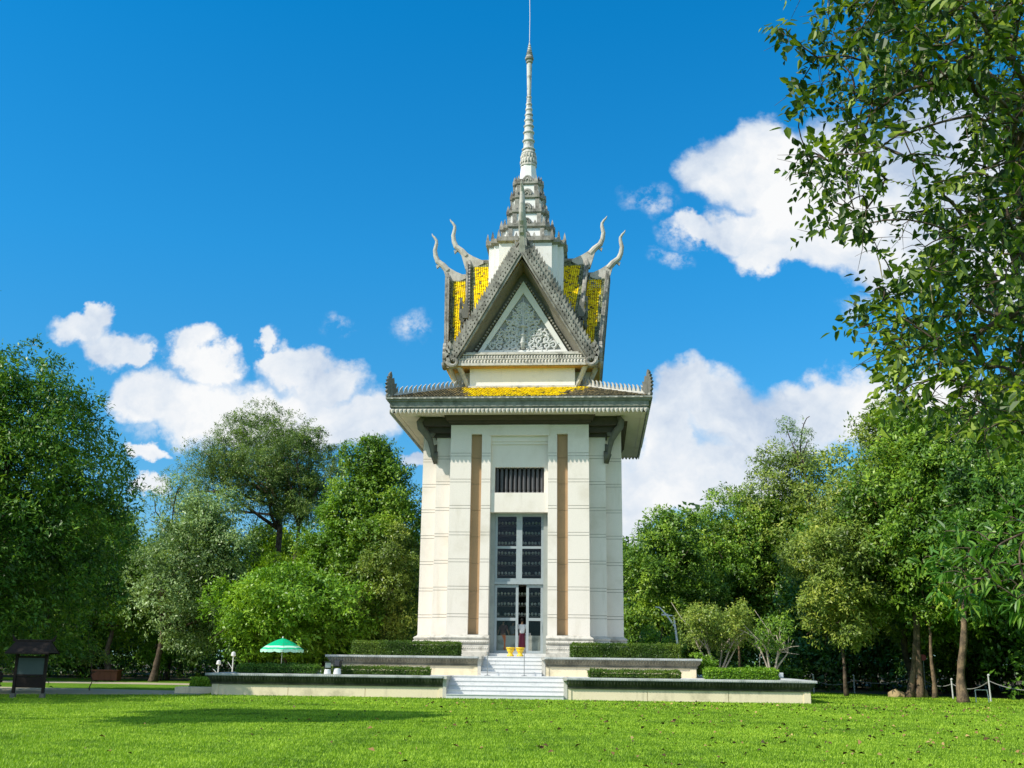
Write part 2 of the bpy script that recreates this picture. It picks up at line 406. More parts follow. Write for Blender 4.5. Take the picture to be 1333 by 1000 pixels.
for i in range(n):        # hanging leaf fringe
    x = -6.58 + 13.16*(i+.5)/n; hw = .094
    tt.add([(x-hw, -6.615, 14.03), (x+hw, -6.615, 14.03), (x+hw*.8, -6.625, 13.88), (x, -6.63, 13.79), (x-hw*.8, -6.625, 13.88), (x, -6.66, 13.96),
            (x-hw, -6.57, 14.03), (x+hw, -6.57, 14.03), (x, -6.58, 13.80)], [(0,1,5), (1,2,5), (2,3,5), (3,4,5), (4,0,5), (6,8,7), (1,7,8,3), (0,3,8,6)])
    if i % 2 == 0:
        for zz in (14.53,):
            tt.box(x-.07, x+.07, -6.83, -6.80, zz-.0, zz+.05)
rot4(tt).build('eave_fringe', stone('fringe_stone', (.54, .51, .43), (.22, .21, .17), .6, 2), stupa)

# ---- lower roof : tile rows on four slopes
def tile_slope(name, origin, ex, es, en, L0, L1, smax, tw, th, matf, parent, inside=None, seed=1):
    """tiles at origin+ex*x+es*s ; x range depends on s"""
    rnd = random.Random(seed); mb = MB(); ns = int(smax/th)
    for j in range(ns+1):
        s0 = j*th; s1 = min(s0+th*1.25, smax+.05)
        a, b = L0(s0), L1(s0)
        nx = max(1, int((b-a)/tw)); 
        for i in range(nx+1):
            x = a + (i+(.5 if j % 2 else 0))*tw
            if x > b: continue
            if inside and not inside(x, s0): continue
            mi, ti = matf(x, s0, rnd)
            h0 = .01+rnd.uniform(0, .008); h1 = .055+rnd.uniform(-.012, .02)
            w2 = tw*.5
            P = lambda xx, ss, hh: tuple(origin + ex*xx + es*ss + en*hh)
            mb.add([P(x-w2, s0, h0), P(x+w2, s0, h0), P(x+w2*.96, s0+th*.6, h1*.7), P(x, s1+.03, h1), P(x-w2*.96, s0+th*.6, h1*.7),
                    P(x-w2*.96, s0+th*.6, h1*.7-.03), P(x, s1+.03, h1-.03), P(x+w2*.96, s0+th*.6, h1*.7-.03)],
                   [(0,1,2,3,4), (4,3,6,5), (3,2,7,6)], mi, ti)
    return mb.build(name, [YEL, GRN, MOSSY], parent)
def low_mat(x, s, r):
    e = abs(x) - (3.35 - .35*s) + r.uniform(-.35, .35) + .25*math.sin(x*3.1)
    if e < 0: return 0, max(0.02, r.gauss(.6, .22) - (.45 if r.random() < .08 + .05*s else 0))
    return 2, r.random()*(.9 if e < 1.2 else .6)
H0, H1, Z0, Z1 = 6.70, 3.55, 14.66, 15.92
sl_len = math.hypot(H0-H1, Z1-Z0)
for k in range(4):
    c, s = math.cos(k*PI/2), math.sin(k*PI/2)
    rot = Matrix.Rotation(k*PI/2, 3, 'Z')
    org = rot @ Vector((0, -H1, Z1)); ex = rot @ Vector((1, 0, 0)); es = rot @ Vector((0, -(H0-H1), Z0-Z1))/sl_len; en = rot @ Vector((0, -(Z1-Z0), (H0-H1)))/sl_len
    tile_slope('lower_roof', org, ex, es, en, lambda s: -(H1+s*(H0-H1)/sl_len), lambda s: (H1+s*(H0-H1)/sl_len), sl_len, .16, .19, low_mat, stupa, None, 11+k)
lc = MB(); lc.prism(sq(6.62), 14.62, 15.90, 0, sq(3.5)); lc.build('lower_roof_deck', DARKG, stupa)
# hip ridges with flame crest teeth
for k in range(4):
    mb = MB(); a = Vector((-6.74, -6.74, 14.70)); b = Vector((-3.2, -3.2, 16.06))
    mb.tube([a, a.lerp(b, .33)+Vector((0, 0, -.05)), a.lerp(b, .66)+Vector((0, 0, -.04)), b], .10, 8)
    d = (b-a).normalized(); L = (b-a).length; nn = 17
    side = Vector((1, -1, 0)).normalized()
    for i in range(nn):
        t_ = (i+.8)/nn; p = a+d*(t_*L) + Vector((0, 0, .03-.05*math.sin(PI*t_)))
        def fr_(u_, v_, w_): return tuple(p + d*u_ + Vector((0, 0, v_)) + side*w_)
        mb.slab([(-.11, 0), (.10, 0), (.13, .12), (.08, .25), (.13, .42), (-.02, .32), (-.08, .16)], .08, fr_)
    # terracotta band beside the ridge on the roof
    o = mb.build('hip_ridge', stone('hip_stone_%d' % k, (.46, .44, .38), (.16, .155, .13), .7, 2) if k < 1 else bpy.data.materials['hip_stone_0'], stupa)
    o.rotation_euler = (0, 0, k*PI/2)
    # tall flame finial at the corner
    mb = MB(); p = Vector((-6.66, -6.66, 14.66)); d2 = Vector((1, 1, 0)).normalized(); sd = Vector((1, -1, 0)).normalized()
    def f2_(u_, v_, w_): return tuple(p + d2*u_ + Vector((0, 0, v_)) + sd*w_)
    mb.slab([(-.16, 0), (.42, 0), (.46, .16), (.30, .22), (.42, .34), (.50, .50), (.34, .48), (.38, .62), (.40, .78), (.26, .74), (.24, .90), (.22, 1.05), (.10, .98), (.10, 1.16), (.03, 1.36), (-.07, 1.22), (-.05, 1.10), (-.16, 1.08), (-.10, .96), (-.22, .90), (-.14, .80), (-.26, .70), (-.16, .62), (-.26, .50), (-.15, .44), (-.22, .30), (-.12, .20), (-.18, .1)], .16, f2_)
    mb.tube([f2_(.1, 0, 0), f2_(.12, .35, 0), f2_(.08, .7, 0), f2_(.02, 1.0, 0)], [.16, .15, .10, .04], 8)
    o = mb.build('corner_finial', DARKG, stupa); o.rotation_euler = (0, 0, k*PI/2)

# naga brackets under the eave corners
for k in range(4):
    for sx in (-1,):
        mb = MB(); base_p = Vector((-B2-.02, -B2-.02, 0)); d = Vector((-1, -1, 0)).normalized(); sd = Vector((1, -1, 0)).normalized()
        P = lambda r_, z_, w_=0: tuple(base_p + d*r_ + Vector((0, 0, z_)) + sd*w_)
        mb.tube([P(.08, 11.75), P(.22, 12.05), P(.30, 12.4), P(.42, 12.75), P(.72, 13.10), P(1.05, 13.35), P(1.15, 13.65), P(.95, 13.88)], [.05, .11, .135, .16, .19, .19, .16, .13], 12)
        mb.tube([P(.55, 12.95), P(.30, 13.10), P(.16, 13.40), P(.34, 13.75), P(.42, 13.9)], [.16, .17, .16, .14, .12], 10)
        mb.slab([(.02, 11.55), (.26, 12.02), (.02, 12.2)], .34, lambda u_, v_, w_: P(u_, v_, w_))
        mb.slab([(.0, 12.05), (.1, 12.05), (.34, 12.4), (.0, 12.6)], .12, lambda u_, v_, w_: P(u_, v_, w_))
        mb.box(-.02, .02, -.02, .02, 0.0, 0.0)
        # stepped block the bracket supports
        o = mb.build('naga_bracket', stone('bracket_stone', (.155, .15, .12), (.07, .07, .05), .5, 3, False, .8, .1) if k == 0 else bpy.data.materials['bracket_stone'], stupa, smooth=True)
        o.rotation_euler = (0, 0, k*PI/2)
mb = MB()
for z0, z1, d in ((12.95, 13.15, .10), (13.15, 13.45, .42), (13.45, 13.88, .78)):
    for s in (-1, 1): pass
    mb.prism([(-B2-d, -B2-d), (-B1+.0, -B2-d), (-B1, -B1), (-B2-d, -B1)], z0+.002, z1)
cb = mb.build('corner_corbel', stone('corbel_stone', (.075, .065, .05), (.04, .035, .03), .5, 3), stupa)
for k in (1, 2, 3): turned(cb, k)

# ---- neck wall between the roofs
nk = MB(); nk.prism(cross(3.75, 2.86, 2.85), 15.6, 17.05); nk.build('neck_wall', WHITE, stupa)
nk = MB(); nk.prism(cross(3.83, 2.94, 2.93), 15.62, 15.95); nk.build('neck_footing', GREYL, stupa)

# ---- gabled upper roof
ZR, ZE, HB = 23.55, 17.25, 3.80          # ridge, eave level, half width at eaves
def rv(s): return 4.72 - .62*s           # verge reach along slope parameter 0..1
SL = math.hypot(HB, ZR-ZE)
def slope(k, side, ridge_r, zr, hb, ze, dz, name, seed, rin):
    rot = Matrix.Rotation(k*PI/2, 3, 'Z'); L = math.hypot(hb, zr-ze)
    org = rot @ Vector((0, 0, zr)); ex = rot @ Vector((0, -1, 0)); es = rot @ Vector((side*hb, 0, ze-zr))/L; en = rot @ Vector((side*(zr-ze), 0, hb))/L
    top = lambda s: ridge_r - .62*s/SL
    def mf(x, s, r):
        e = top(s)-x
        if e < .33 or s < .3 or s > L-.35: return 1, min(1, max(0, r.gauss(.5, .25)))
        t_ = r.gauss(.6, .28)
        if r.random() < .05 + (.35 if s > L*.8 else 0): return (2, r.random())
        return 0, min(1, max(.03, t_))
    return tile_slope(name, org, ex, es, en, lambda s: max(rin(s), .0), lambda s: top(s)-.08, L, .12, .115, mf, stupa, None, seed)
for k in range(4):
    for side in (-1, 1):
        slope(k, side, 4.72, ZR, HB, ZE, 0, 'gable_roof', 30+k*2+side, lambda s: s/SL*HB*.93)
        slope(k, side, 3.52, 24.45, 3.02, 19.35, 0, 'inner_gable_roof', 60+k*2+side, lambda s: s/SL*HB*.80)
# roof decks (solid)
dk = MB()
def arm(mb, zr, ze, hb, r0, r1, th=.0, mi=0):
    # prism of triangular section from centre to r0(ridge)/r1(eave) leaning verge, facing -y
    v = [(0, 0, zr-th), (-hb+th, 0, ze), (hb-th, 0, ze), (0, -r0, zr-th), (-hb+th, -r1, ze), (hb-th, -r1, ze)]
    mb.add(v, [(0,1,4,3), (0,3,5,2), (1,2,5,4), (3,4,5), (0,2,1)], mi)
arm(dk, ZR, ZE, HB, 3.10, 3.0, .05); arm(dk, 24.45, 19.35, 3.02, 3.35, 3.0, .05)
rot4(dk).build('roof_deck', DARKG, stupa)
def gf(x, z, y):          # point on the front gable's leaning plane; y = outward offset
    t_ = (z-ZE)/(ZR-ZE); return (x, -(4.12 + .62*t_) - y, z)
def verge(mb, hb, ze, zr, r_eave, r_top, dep, wid):
    """ornamented rake: board + inner moulding along both rakes facing -y"""
    for s in (-1, 1):
        a = Vector((s*hb, -r_eave, ze)); b = Vector((0, -r_top, zr)); d = (b-a); n_ = Vector((s*(zr-ze), 0, hb)).normalized()
        inn = -n_
        for (o0, o1, y0, y1) in ((-.20, .20, 0, .14), (.20, .28, .05, .14)):
            q = []
            for P in (a, b):
                for oo in (o0, o1):
                    for yy in (-y0, y1):
                        pt = P + inn*oo + Vector((0, yy, 0))
                        q.append(pt)
            # mitre at apex: clamp x
            for i in (4, 5, 6, 7):
                q[i] = q[i] - d.normalized()*0 
                q[i].x = 0
                q[i].z = zr - (o0 if i < 6 else o1)*math.hypot(hb, zr-ze)/hb
            mb.add(q, [(0,1,5,4), (2,6,7,3), (0,4,6,2), (1,3,7,5), (0,2,3,1), (4,5,7,6)])
    return mb
def crockets(mb, hb, ze, zr, r_eave, r_top, n, h, rows=1, y0=.1, s0=.02, s1=.97, sh=0.0):
    for s in (-1, 1):
        a = Vector((s*hb, -r_eave, ze)); b = Vector((0, -r_top, zr)); d = (b-a).normalized(); L = (b-a).length
        n_ = Vector((s*(zr-ze), 0, hb)).normalized()
        for rw in range(rows):
            for i in range(n):
                t_ = s0 + (s1-s0)*(i+.5*(rw % 2))/n; p = a + d*(t_*L) + Vector((0, y0 + rw*.12 - .06, 0)) - n_*(.02-sh)
                w_ = L/n*.5; hh = h*(1-.12*rw)
                fr_ = lambda u_, v_, c_: tuple(p + d*u_ + n_*v_ + Vector((0, c_, 0)))
                mb.slab([(-w_, 0), (w_, 0), (w_*1.05, hh*.35), (w_*.7, hh*.6), (w_*1.2, hh), (-w_*.15, hh*.72), (-w_*.9, hh*.35)], .10, fr_)
# outer verge, front instance then turned
mb = MB(); verge(mb, HB, ZE, ZR+.05, 4.16, 4.78, 0, 0); bb0 = mb.build('bargeboard', GREY, stupa)
mb = MB(); crockets(mb, HB, ZE, ZR+.05, 4.16, 4.78, 27, .36, 2, .04, .02, .97, .20); crockets(mb, HB, ZE, ZR+.05, 4.16, 4.78, 29, .22, 1, -.01, .02, .97, .04); crockets(mb, HB, ZE, ZR+.05, 4.16, 4.78, 30, .20, 1, -.02, .02, .96, -.12); ck = mb.build('crocket_crest', GREY, stupa)
mb = MB(); verge(mb, 3.02, 19.45, 24.5, 3.16, 3.56, 0, 0); crockets(mb, 3.02, 19.45, 24.5, 3.16, 3.56, 20, .26, 1, .03, .02, .97, .15); ib = mb.build('inner_bargeboard', GREY, stupa)
# curled naga ends at the rake foot
def foot_curl(mb, x, y, z, s, sc=1.0):
    pts = []; 
    for i in range(15):
        a = i/14*1.6*PI; r = (.36 - .018*i)*sc
        pts.append((x + s*(r*math.cos(a)-.02)*1.0, y, z + r*math.sin(a)*-1+.12))
    mb.tube(pts, [.15*sc*(1-.03*i) for i in range(15)], 8, cap=True)
    for i, (dx, dz, h) in enumerate(((.28, .2, .35), (.36, .45, .42), (.30, .75, .42), (.2, 1.0, .4))):
        mb.slab([(-.11, -.1), (.11, -.1), (.16, h*.5), (.02, h), (-.05, h*.5)], .16, lambda u_, v_, w_: (x+s*(dx+u_)*sc, y+w_, z+(dz+v_)*sc))
fcs = []
for s in (-1, 1):
    mb = MB(); foot_curl(mb, s*3.72, -4.25, 17.10, s, .9); fcs.append(mb.build('gable_foot_curl', GREY, stupa))
for s in (-1, 1):
    mb = MB(); foot_curl(mb, s*2.98, -3.42, 19.45, s, .75); mb.slab([(-.14, 0), (.16, 0), (.24, .35), (.14, .6), (.24, .95), (.06, .8), (.0, 1.3), (-.10, .8), (-.2, .5)], .14, lambda u_, v_, w_: (s*(3.2+u_), -3.5+w_, 19.9+v_))
    fcs.append(mb.build('inner_foot_curl', DARKG, stupa))
# recessed gable field, white frame, relief, cornice
FY = 3.12
mb = MB(); zc = 17.72
mb.add([(-3.5, -FY, 17.4), (3.5, -FY, 17.4), (0, -FY-.10, 23.2)], [(0, 1, 2)])
fld = mb.build('gable_field', DARKG, stupa)
mb = MB()      # bare smooth board inside the rake
for s in (-1, 1):
    mb.add([(s*3.42, -4.13, 17.55), (0, -4.66, 22.90), (0, -3.30, 22.6), (s*2.95, -3.22, 17.6), (s*2.5, -3.20, 17.6), (0, -3.28, 22.0)], [(0, 1, 2, 3), (3, 2, 5, 4)])
ibd = mb.build('inner_rake_board', stone('rake_inner', (.20, .19, .155), (.09, .085, .07), .6, 2), stupa)
mb = MB(); AX, BX = 2.62, 17.86; TP = 22.15
def tri_ring(mb, w0, z0, t0, w1, z1, t1, y0, y1):
    o = [(-w0, z0), (w0, z0), (0, t0)]; i_ = [(-w1, z1), (w1, z1), (0, t1)]
    v = [(x, -y1, z) for x, z in o] + [(x, -y1, z) for x, z in i_] + [(x, -y0, z) for x, z in o] + [(x, -y0, z) for x, z in i_]
    f = []
    for a in range(3):
        b = (a+1) % 3; f += [(a, b, 3+b, 3+a), (a, b, 6+b, 6+a), (3+a, 3+b, 9+b, 9+a)]
    mb.add(v, f)
tri_ring(mb, 2.55, 17.80, 22.05, 2.13, 18.05, 21.35, 3.05, 3.46)
wf = mb.build('white_gable_frame', WHITE, stupa)
# relief scrolls (carved, mirrored)
rl = MB(); rr = random.Random(5)
def spiral(mb, cx, cz, r0, turns, a0, s, th):
    pts = []; n = 14
    for i in range(n+1):
        t_ = i/n; a = a0 + s*turns*2*PI*t_; r = r0*(1-.85*t_)
        pts.append((cx + r*math.cos(a), -3.80, cz + r*math.sin(a)))
    mb.tube(pts, [1.35*th*(1-.35*i/n) for i in range(n+1)], 6)
    for q_ in range(3):
        i = 1+q_*3; p = pts[i]; a = a0 + s*turns*2*PI*i/n
        mb.tube([p, (p[0]+.13*math.cos(a), -3.84, p[2]+.13*math.sin(a)), (p[0]+.2*math.cos(a+.5*s), -3.78, p[2]+.2*math.sin(a+.5*s))], [th*.9, th*.8, th*.2], 5)
def wid(z): return 2.08*(21.2-z)/(21.2-18.05)
zrow = 18.3; row = 0
while zrow < 20.9:
    hw = wid(zrow)-.16; r = .215 - row*.010; x = .18
    while x < hw:
        s0 = rr.choice((-1, 1)); a0 = rr.uniform(0, 2*PI)
        for s in (-1, 1):
            spiral(rl, s*x, zrow+rr.uniform(-.03, .03), r*1.02, 1.25, a0 if s > 0 else PI-a0, s*s0, .066)
        x += r*1.75
    zrow += r*1.62; row += 1
rl.tube([(0, -3.86, 18.1), (0, -3.9, 18.6), (0, -3.88, 19.2), (0, -3.82, 20.6), (0, -3.8, 21.1)], [.10, .14, .09, .06, .03], 8)
for z in (18.45, 18.9, 19.4): rl.lathe([(.05, z-.12), (.2, z), (.06, z+.14)], 8, (0, -3.88))
rl.v = [(x, y+.40, z) for x, y, z in rl.v]
rlo = rl.build('pediment_relief', RELIEF, stupa, smooth=True)
mb = MB(); mb.add([(-2.2, -3.36, 18.0), (2.2, -3.36, 18.0), (0, -3.36, 21.5)], [(0, 1, 2)]); rb = mb.build('relief_ground', stone('relief_back', (.34, .34, .32), (.20, .20, .19), .5, 3, False), stupa)
mb = MB()     # bead row beside the frame
for s in (-1, 1):
    for i in range(26):
        t_ = i/26; x = s*(2.66-2.6*t_); z = 17.95+4.15*t_
        mb.box(x-.05, x+.05, -3.52, -3.38, z-.05, z+.05)
bd = mb.build('bead_row', GREY, stupa)
mb = MB()     # cornice with two lotus rows
for w0, y0, y1, z0, z1 in ((3.55, 3.4, 4.22, 16.98, 17.04), (3.62, 3.4, 4.20, 17.04, 17.12), (3.50, 3.4, 4.06, 17.12, 17.34), (3.46, 3.4, 4.14, 17.34, 17.40), (3.32, 3.4, 3.98, 17.40, 17.62), (3.22, 3.4, 4.08, 17.62, 17.68), (3.05, 3.4, 4.02, 17.68, 17.78)):
    mb.box(-w0, w0, -y1, -y0, z0, z1)
for (w0, z0, z1, y, n) in ((3.48, 17.10, 17.36, 4.08, 40), (3.28, 17.40, 17.62, 3.99, 42)):
    for i in range(n):
        x = -w0 + 2*w0*(i+.5)/n; hw = w0/n*.86
        mb.add([(x-hw, -y, z1), (x+hw, -y, z1), (x+hw, -y-.05, z0+.06), (x, -y-.09, z0-.02), (x-hw, -y-.05, z0+.06), (x, -y-.13, (z0+z1)/2)], [(0,1,5), (1,2,5), (2,3,5), (3,4,5), (4,0,5)])
gc = mb.build('gable_cornice', GREYL, stupa)
mb = MB(); mb.box(-3.5, 3.5, -4.15, -2.85, 16.93, 16.977); gs = mb.build('gable_soffit', stone('gable_soffit', (.45, .27, .10), (.2, .13, .07), .6, 1.5), stupa)
for s in (-1, 1):      # raking struts under the roof corners
    mb = MB(); mb.tube([(s*3.45, -4.0, 17.05), (s*3.2, -3.75, 16.5), (s*2.95, -3.62, 15.98)], [.16, .13, .12], 8)
    fcs.append(mb.build('corner_strut', GREYL, stupa))
for x in [bb0, ck, ib, fld, ibd, wf, rlo, rb, bd, gc, gs] + fcs:
    for k in (1, 2, 3): turned(x, k)
# chofa horns
def horn(pts_c, rads, r_ridge, z_ridge, scz=1.0):
    mb = MB(); P = [(0, -r, z_ridge + (z-z_ridge)*scz) for r, z in pts_c]
    mb.tube(P, rads, 10, flat=1.0)
    # fan web joining the horn to the ridge end
    fan = [(r_ridge-.95, z_ridge+.22), (r_ridge-.35, z_ridge+.50), (r_ridge+.20, z_ridge+.86), (r_ridge+.62, z_ridge+1.28), (r_ridge+.75, z_ridge+1.15), (r_ridge+.42, z_ridge+.72), (r_ridge+.27, z_ridge+.2), (r_ridge+.12, z_ridge-.3), (r_ridge-.2, z_ridge-.35), (r_ridge-.95, z_ridge+.05)]
    mb.slab(fan, .34, lambda a, b, c: (c*(1-.45*(b-z_ridge)), -a, z_ridge+(b-z_ridge)*1.0))
    mb.slab([(r_ridge+.62, z_ridge+.92), (r_ridge+.80, z_ridge+.74), (r_ridge+.86, z_ridge+.95)], .16, lambda a, b, c: (c, -a, b))
    return mb
hp = [(4.75, 24.0), (5.05, 24.35), (5.38, 24.62), (5.52, 24.95), (5.58, 25.35), (5.50, 25.75), (5.50, 25.95), (5.62, 26.15), (5.74, 26.28), (5.80, 26.42)]
hr = [.20, .19, .165, .14, .125, .105, .085, .07, .05, .015]
for k in range(4):
    o = horn(hp, hr, 4.62, 23.42, 1.22 if k == 0 else 1.0).build('roof_horn', HORN, stupa, smooth=False); o.rotation_euler = (0, 0, k*PI/2)
    o = horn([(r-1.08, z+.92) for r, z in hp], hr, 3.58, 24.35).build('inner_roof_horn', HORN, stupa); o.rotation_euler = (0, 0, k*PI/2)
    mb = MB(); mb.tube([(0, -.5, 23.66), (0, -4.6, 23.66)], .13, 8); mb.tube([(0, -.5, 24.55), (0, -3.6, 24.55)], .13, 8)
    o = mb.build('ridge', GREY, stupa); o.rotation_euler = (0, 0, k*PI/2)

# ---- tower block and spire tiers
tb = MB(); tb.prism(cross(2.16, 1.84, 1.52), 20.0, 24.83); tb.build('tower_block', WHITE, stupa)
def spikes(mb, a, b2, b1, z, h, n=5):
    def one(x, y, hh):
        mb.add([(x-.09, y-.09, z), (x+.09, y-.09, z), (x+.09, y+.09, z), (x-.09, y+.09, z), (x-.05, y-.05, z+hh*.55), (x+.05, y-.05, z+hh*.55), (x+.05, y+.05, z+hh*.55), (x-.05, y+.05, z+hh*.55), (x, y, z+hh)],
               [(0,1,5,4), (1,2,6,5), (2,3,7,6), (3,0,4,7), (4,5,8), (5,6,8), (6,7,8), (7,4,8)])
    for k in range(4):
        c, s = round(math.cos(k*PI/2)), round(math.sin(k*PI/2))
        P = [(-b1+2*b1*i/(n-1), -a, h*(1 if i in (0, n-1) else .6)) for i in range(n)] + [(b2, -b2, h), (-b2, -b2, h)]
        for x, y, hh in P: one(x*c-y*s, x*s+y*c, hh)
tiers = [  # slab reach, slab z, slab height, block reach, block bottom, block top
    (2.34, 24.80, .40, 1.50, 25.18, 26.05),
    (1.60, 26.03, .30, 1.16, 26.30, 27.12),
    (1.24, 27.10, .27, .98, 27.34, 28.13),
    (1.05, 28.12, .24, .84, 28.33, 29.09),
    (.90, 29.08, .24, .60, 29.30, 29.62)]
for (r, z, h, br, bz0, bz1) in tiers:
    mb = MB(); b2 = r*.86; b1 = r*.70
    mb.prism(cross(r*.9, b2*.9, b1*.9), z, z+h*.35, 0, cross(r, b2, b1)); mb.prism(cross(r, b2, b1), z+h*.35, z+h)
    spikes(mb, r-.1, b2-.1, b1-.1, z+h, .50 if r > 2 else .42, 7 if r > 2 else 5 if r > 1.2 else 3)
    # small arched niche ornament in the middle of each side
    for k in range(4):
        c, s = round(math.cos(k*PI/2)), round(math.sin(k*PI/2))
        pts = []
        for i in range(9):
            a = PI*i/8; pts.append((.24*math.cos(a)*(.6+.4*min(1, r/1.2)), -r+.02, z+h+.30*math.sin(a)))
        mb.tube([(x*c-y*s, x*s+y*c, zz) for x, y, zz in pts], .06, 6)
        pts = [(x*.5, y-.01, z+h+(zz-z-h)*.5) for x, y, zz in pts]
        mb.tube([(x*c-y*s, x*s+y*c, zz) for x, y, zz in pts], .05, 6)
    mb.build('spire_tier', GREY, stupa)
    mb = MB(); mb.prism(cross(br, br*.84, br*.66), bz0, bz1, 0, cross(br*.96, br*.81, br*.64)); mb.build('tier_block', WHITE, stupa)
    if r < 2.5:
        mb = MB()
        for k in range(4):
            c, s = round(math.cos(k*PI/2)), round(math.sin(k*PI/2))
            for x in (-br*.62, br*.62):
                q = MB(); q.box(x-.12, x+.12, -br-.03, -br+.05, bz0, bz1-.02)
                mb.add([(a*c-b*s, a*s+b*c, zz) for a, b, zz in q.v], q.f)
            pts = [(.30*math.cos(PI*i/8), -br-.03, bz0+.05+.42*math.sin(PI*i/8)) for i in range(9)]
            mb.tube([(a*c-b*s, a*s+b*c, zz) for a, b, zz in pts], .055, 6)
            pts = [(.14*math.cos(PI*i/8), -br-.04, bz0+.05+.22*math.sin(PI*i/8)) for i in range(9)]
            mb.tube([(a*c-b*s, a*s+b*c, zz) for a, b, zz in pts], .05, 6)
        mb.build('tier_niche', GREY, stupa)
mb = MB(); mb.lathe([(.58, 29.5), (.47, 30.66)], 8, rot=PI/8); mb.build('spire_neck', WHITE, stupa)
mb = MB(); mb.lathe([(.47, 30.6), (.51, 30.63), (.50, 30.72), (.46, 30.75), (.41, 31.44), (.46, 31.46), (.44, 31.55), (.38, 31.62)], 16)
for row, (z0, z1, r0, r1) in enumerate(((30.77, 31.14, .49, .47), (31.10, 31.46, .47, .43))):
    for i in range(16):
        a = 2*PI*(i+.5*row)/16; da = 2*PI/16*.45
        P = lambda aa, r_, z_: (r_*math.cos(aa), r_*math.sin(aa), z_)
        mb.add([P(a-da, r1, z1), P(a+da, r1, z1), P(a+da, r0, z0+.12), P(a, r0+.02, z0-.03), P(a-da, r0, z0+.12), P(a, r0+.035, (z0+z1)/2)], [(0,1,5), (1,2,5), (2,3,5), (3,4,5), (4,0,5)])
mb.build('petal_band', GREYL, stupa)
mb = MB(); pr = [(.40, 31.55)]; z = 31.6; nr = 8; zz = [31.68, 32.25, 32.82, 33.25, 33.65, 34.03, 34.40, 34.75, 35.25]
for i in range(nr+1):
    r = .40 - .24*i/nr; z = zz[i]; g = (zz[min(i+1, nr)]-z) if i < nr else .2
    pr += [(r*.84, z), (r, z+.05), (r*1.04, z+.11), (r*.93, z+.16), (r*.80, z+.19), (r*.77, z+g*.9)]
pr += [(.125, 35.5), (.165, 37.6), (.13, 37.7), (.19, 37.75), (.20, 37.82), (.15, 37.86), (.24, 37.95), (.25, 38.1), (.19, 38.2)]
for i in range(5):
    r = .20-.03*i; z = 38.22+.17*i; pr += [(r, z), (r*1.08, z+.05), (r*.7, z+.12)]
pr += [(.03, 39.15), (.02, 39.25)]
mb.lathe(pr, 20)
rg = MB()
for i in range(nr+1):
    r = .40 - .24*i/nr; z = zz[i]; rg.lathe([(r*.88, z+.05), (r*1.0, z+.07), (r*1.02, z+.11), (r*.95, z+.14), (r*.88, z+.15)], 20)
rg.lathe([(.19, 37.72), (.22, 37.78), (.16, 37.88), (.265, 37.95), (.27, 38.08), (.2, 38.18)], 20)
for i in range(5):
    r = .20-.03*i; z = 38.22+.17*i; rg.lathe([(r*.95, z), (r*1.15, z+.04), (r*.95, z+.08)], 16)
rg.build('spire_ring', GREY, stupa)
mb.build('ringed_spire', stone('spire_stone', (.60, .59, .55), (.18, .175, .155), .85, 3, True, .8, .1, 25, 3, (.45, .65)), stupa, smooth=False)
mb = MB(); mb.tube([(0, 0, 39.1), (.01, 0, 41), (-.02, 0, 42.8)], .022, 6); mb.build('lightning_rod', plain('rod_metal', (.45, .45, .45), .4, .5), stupa)

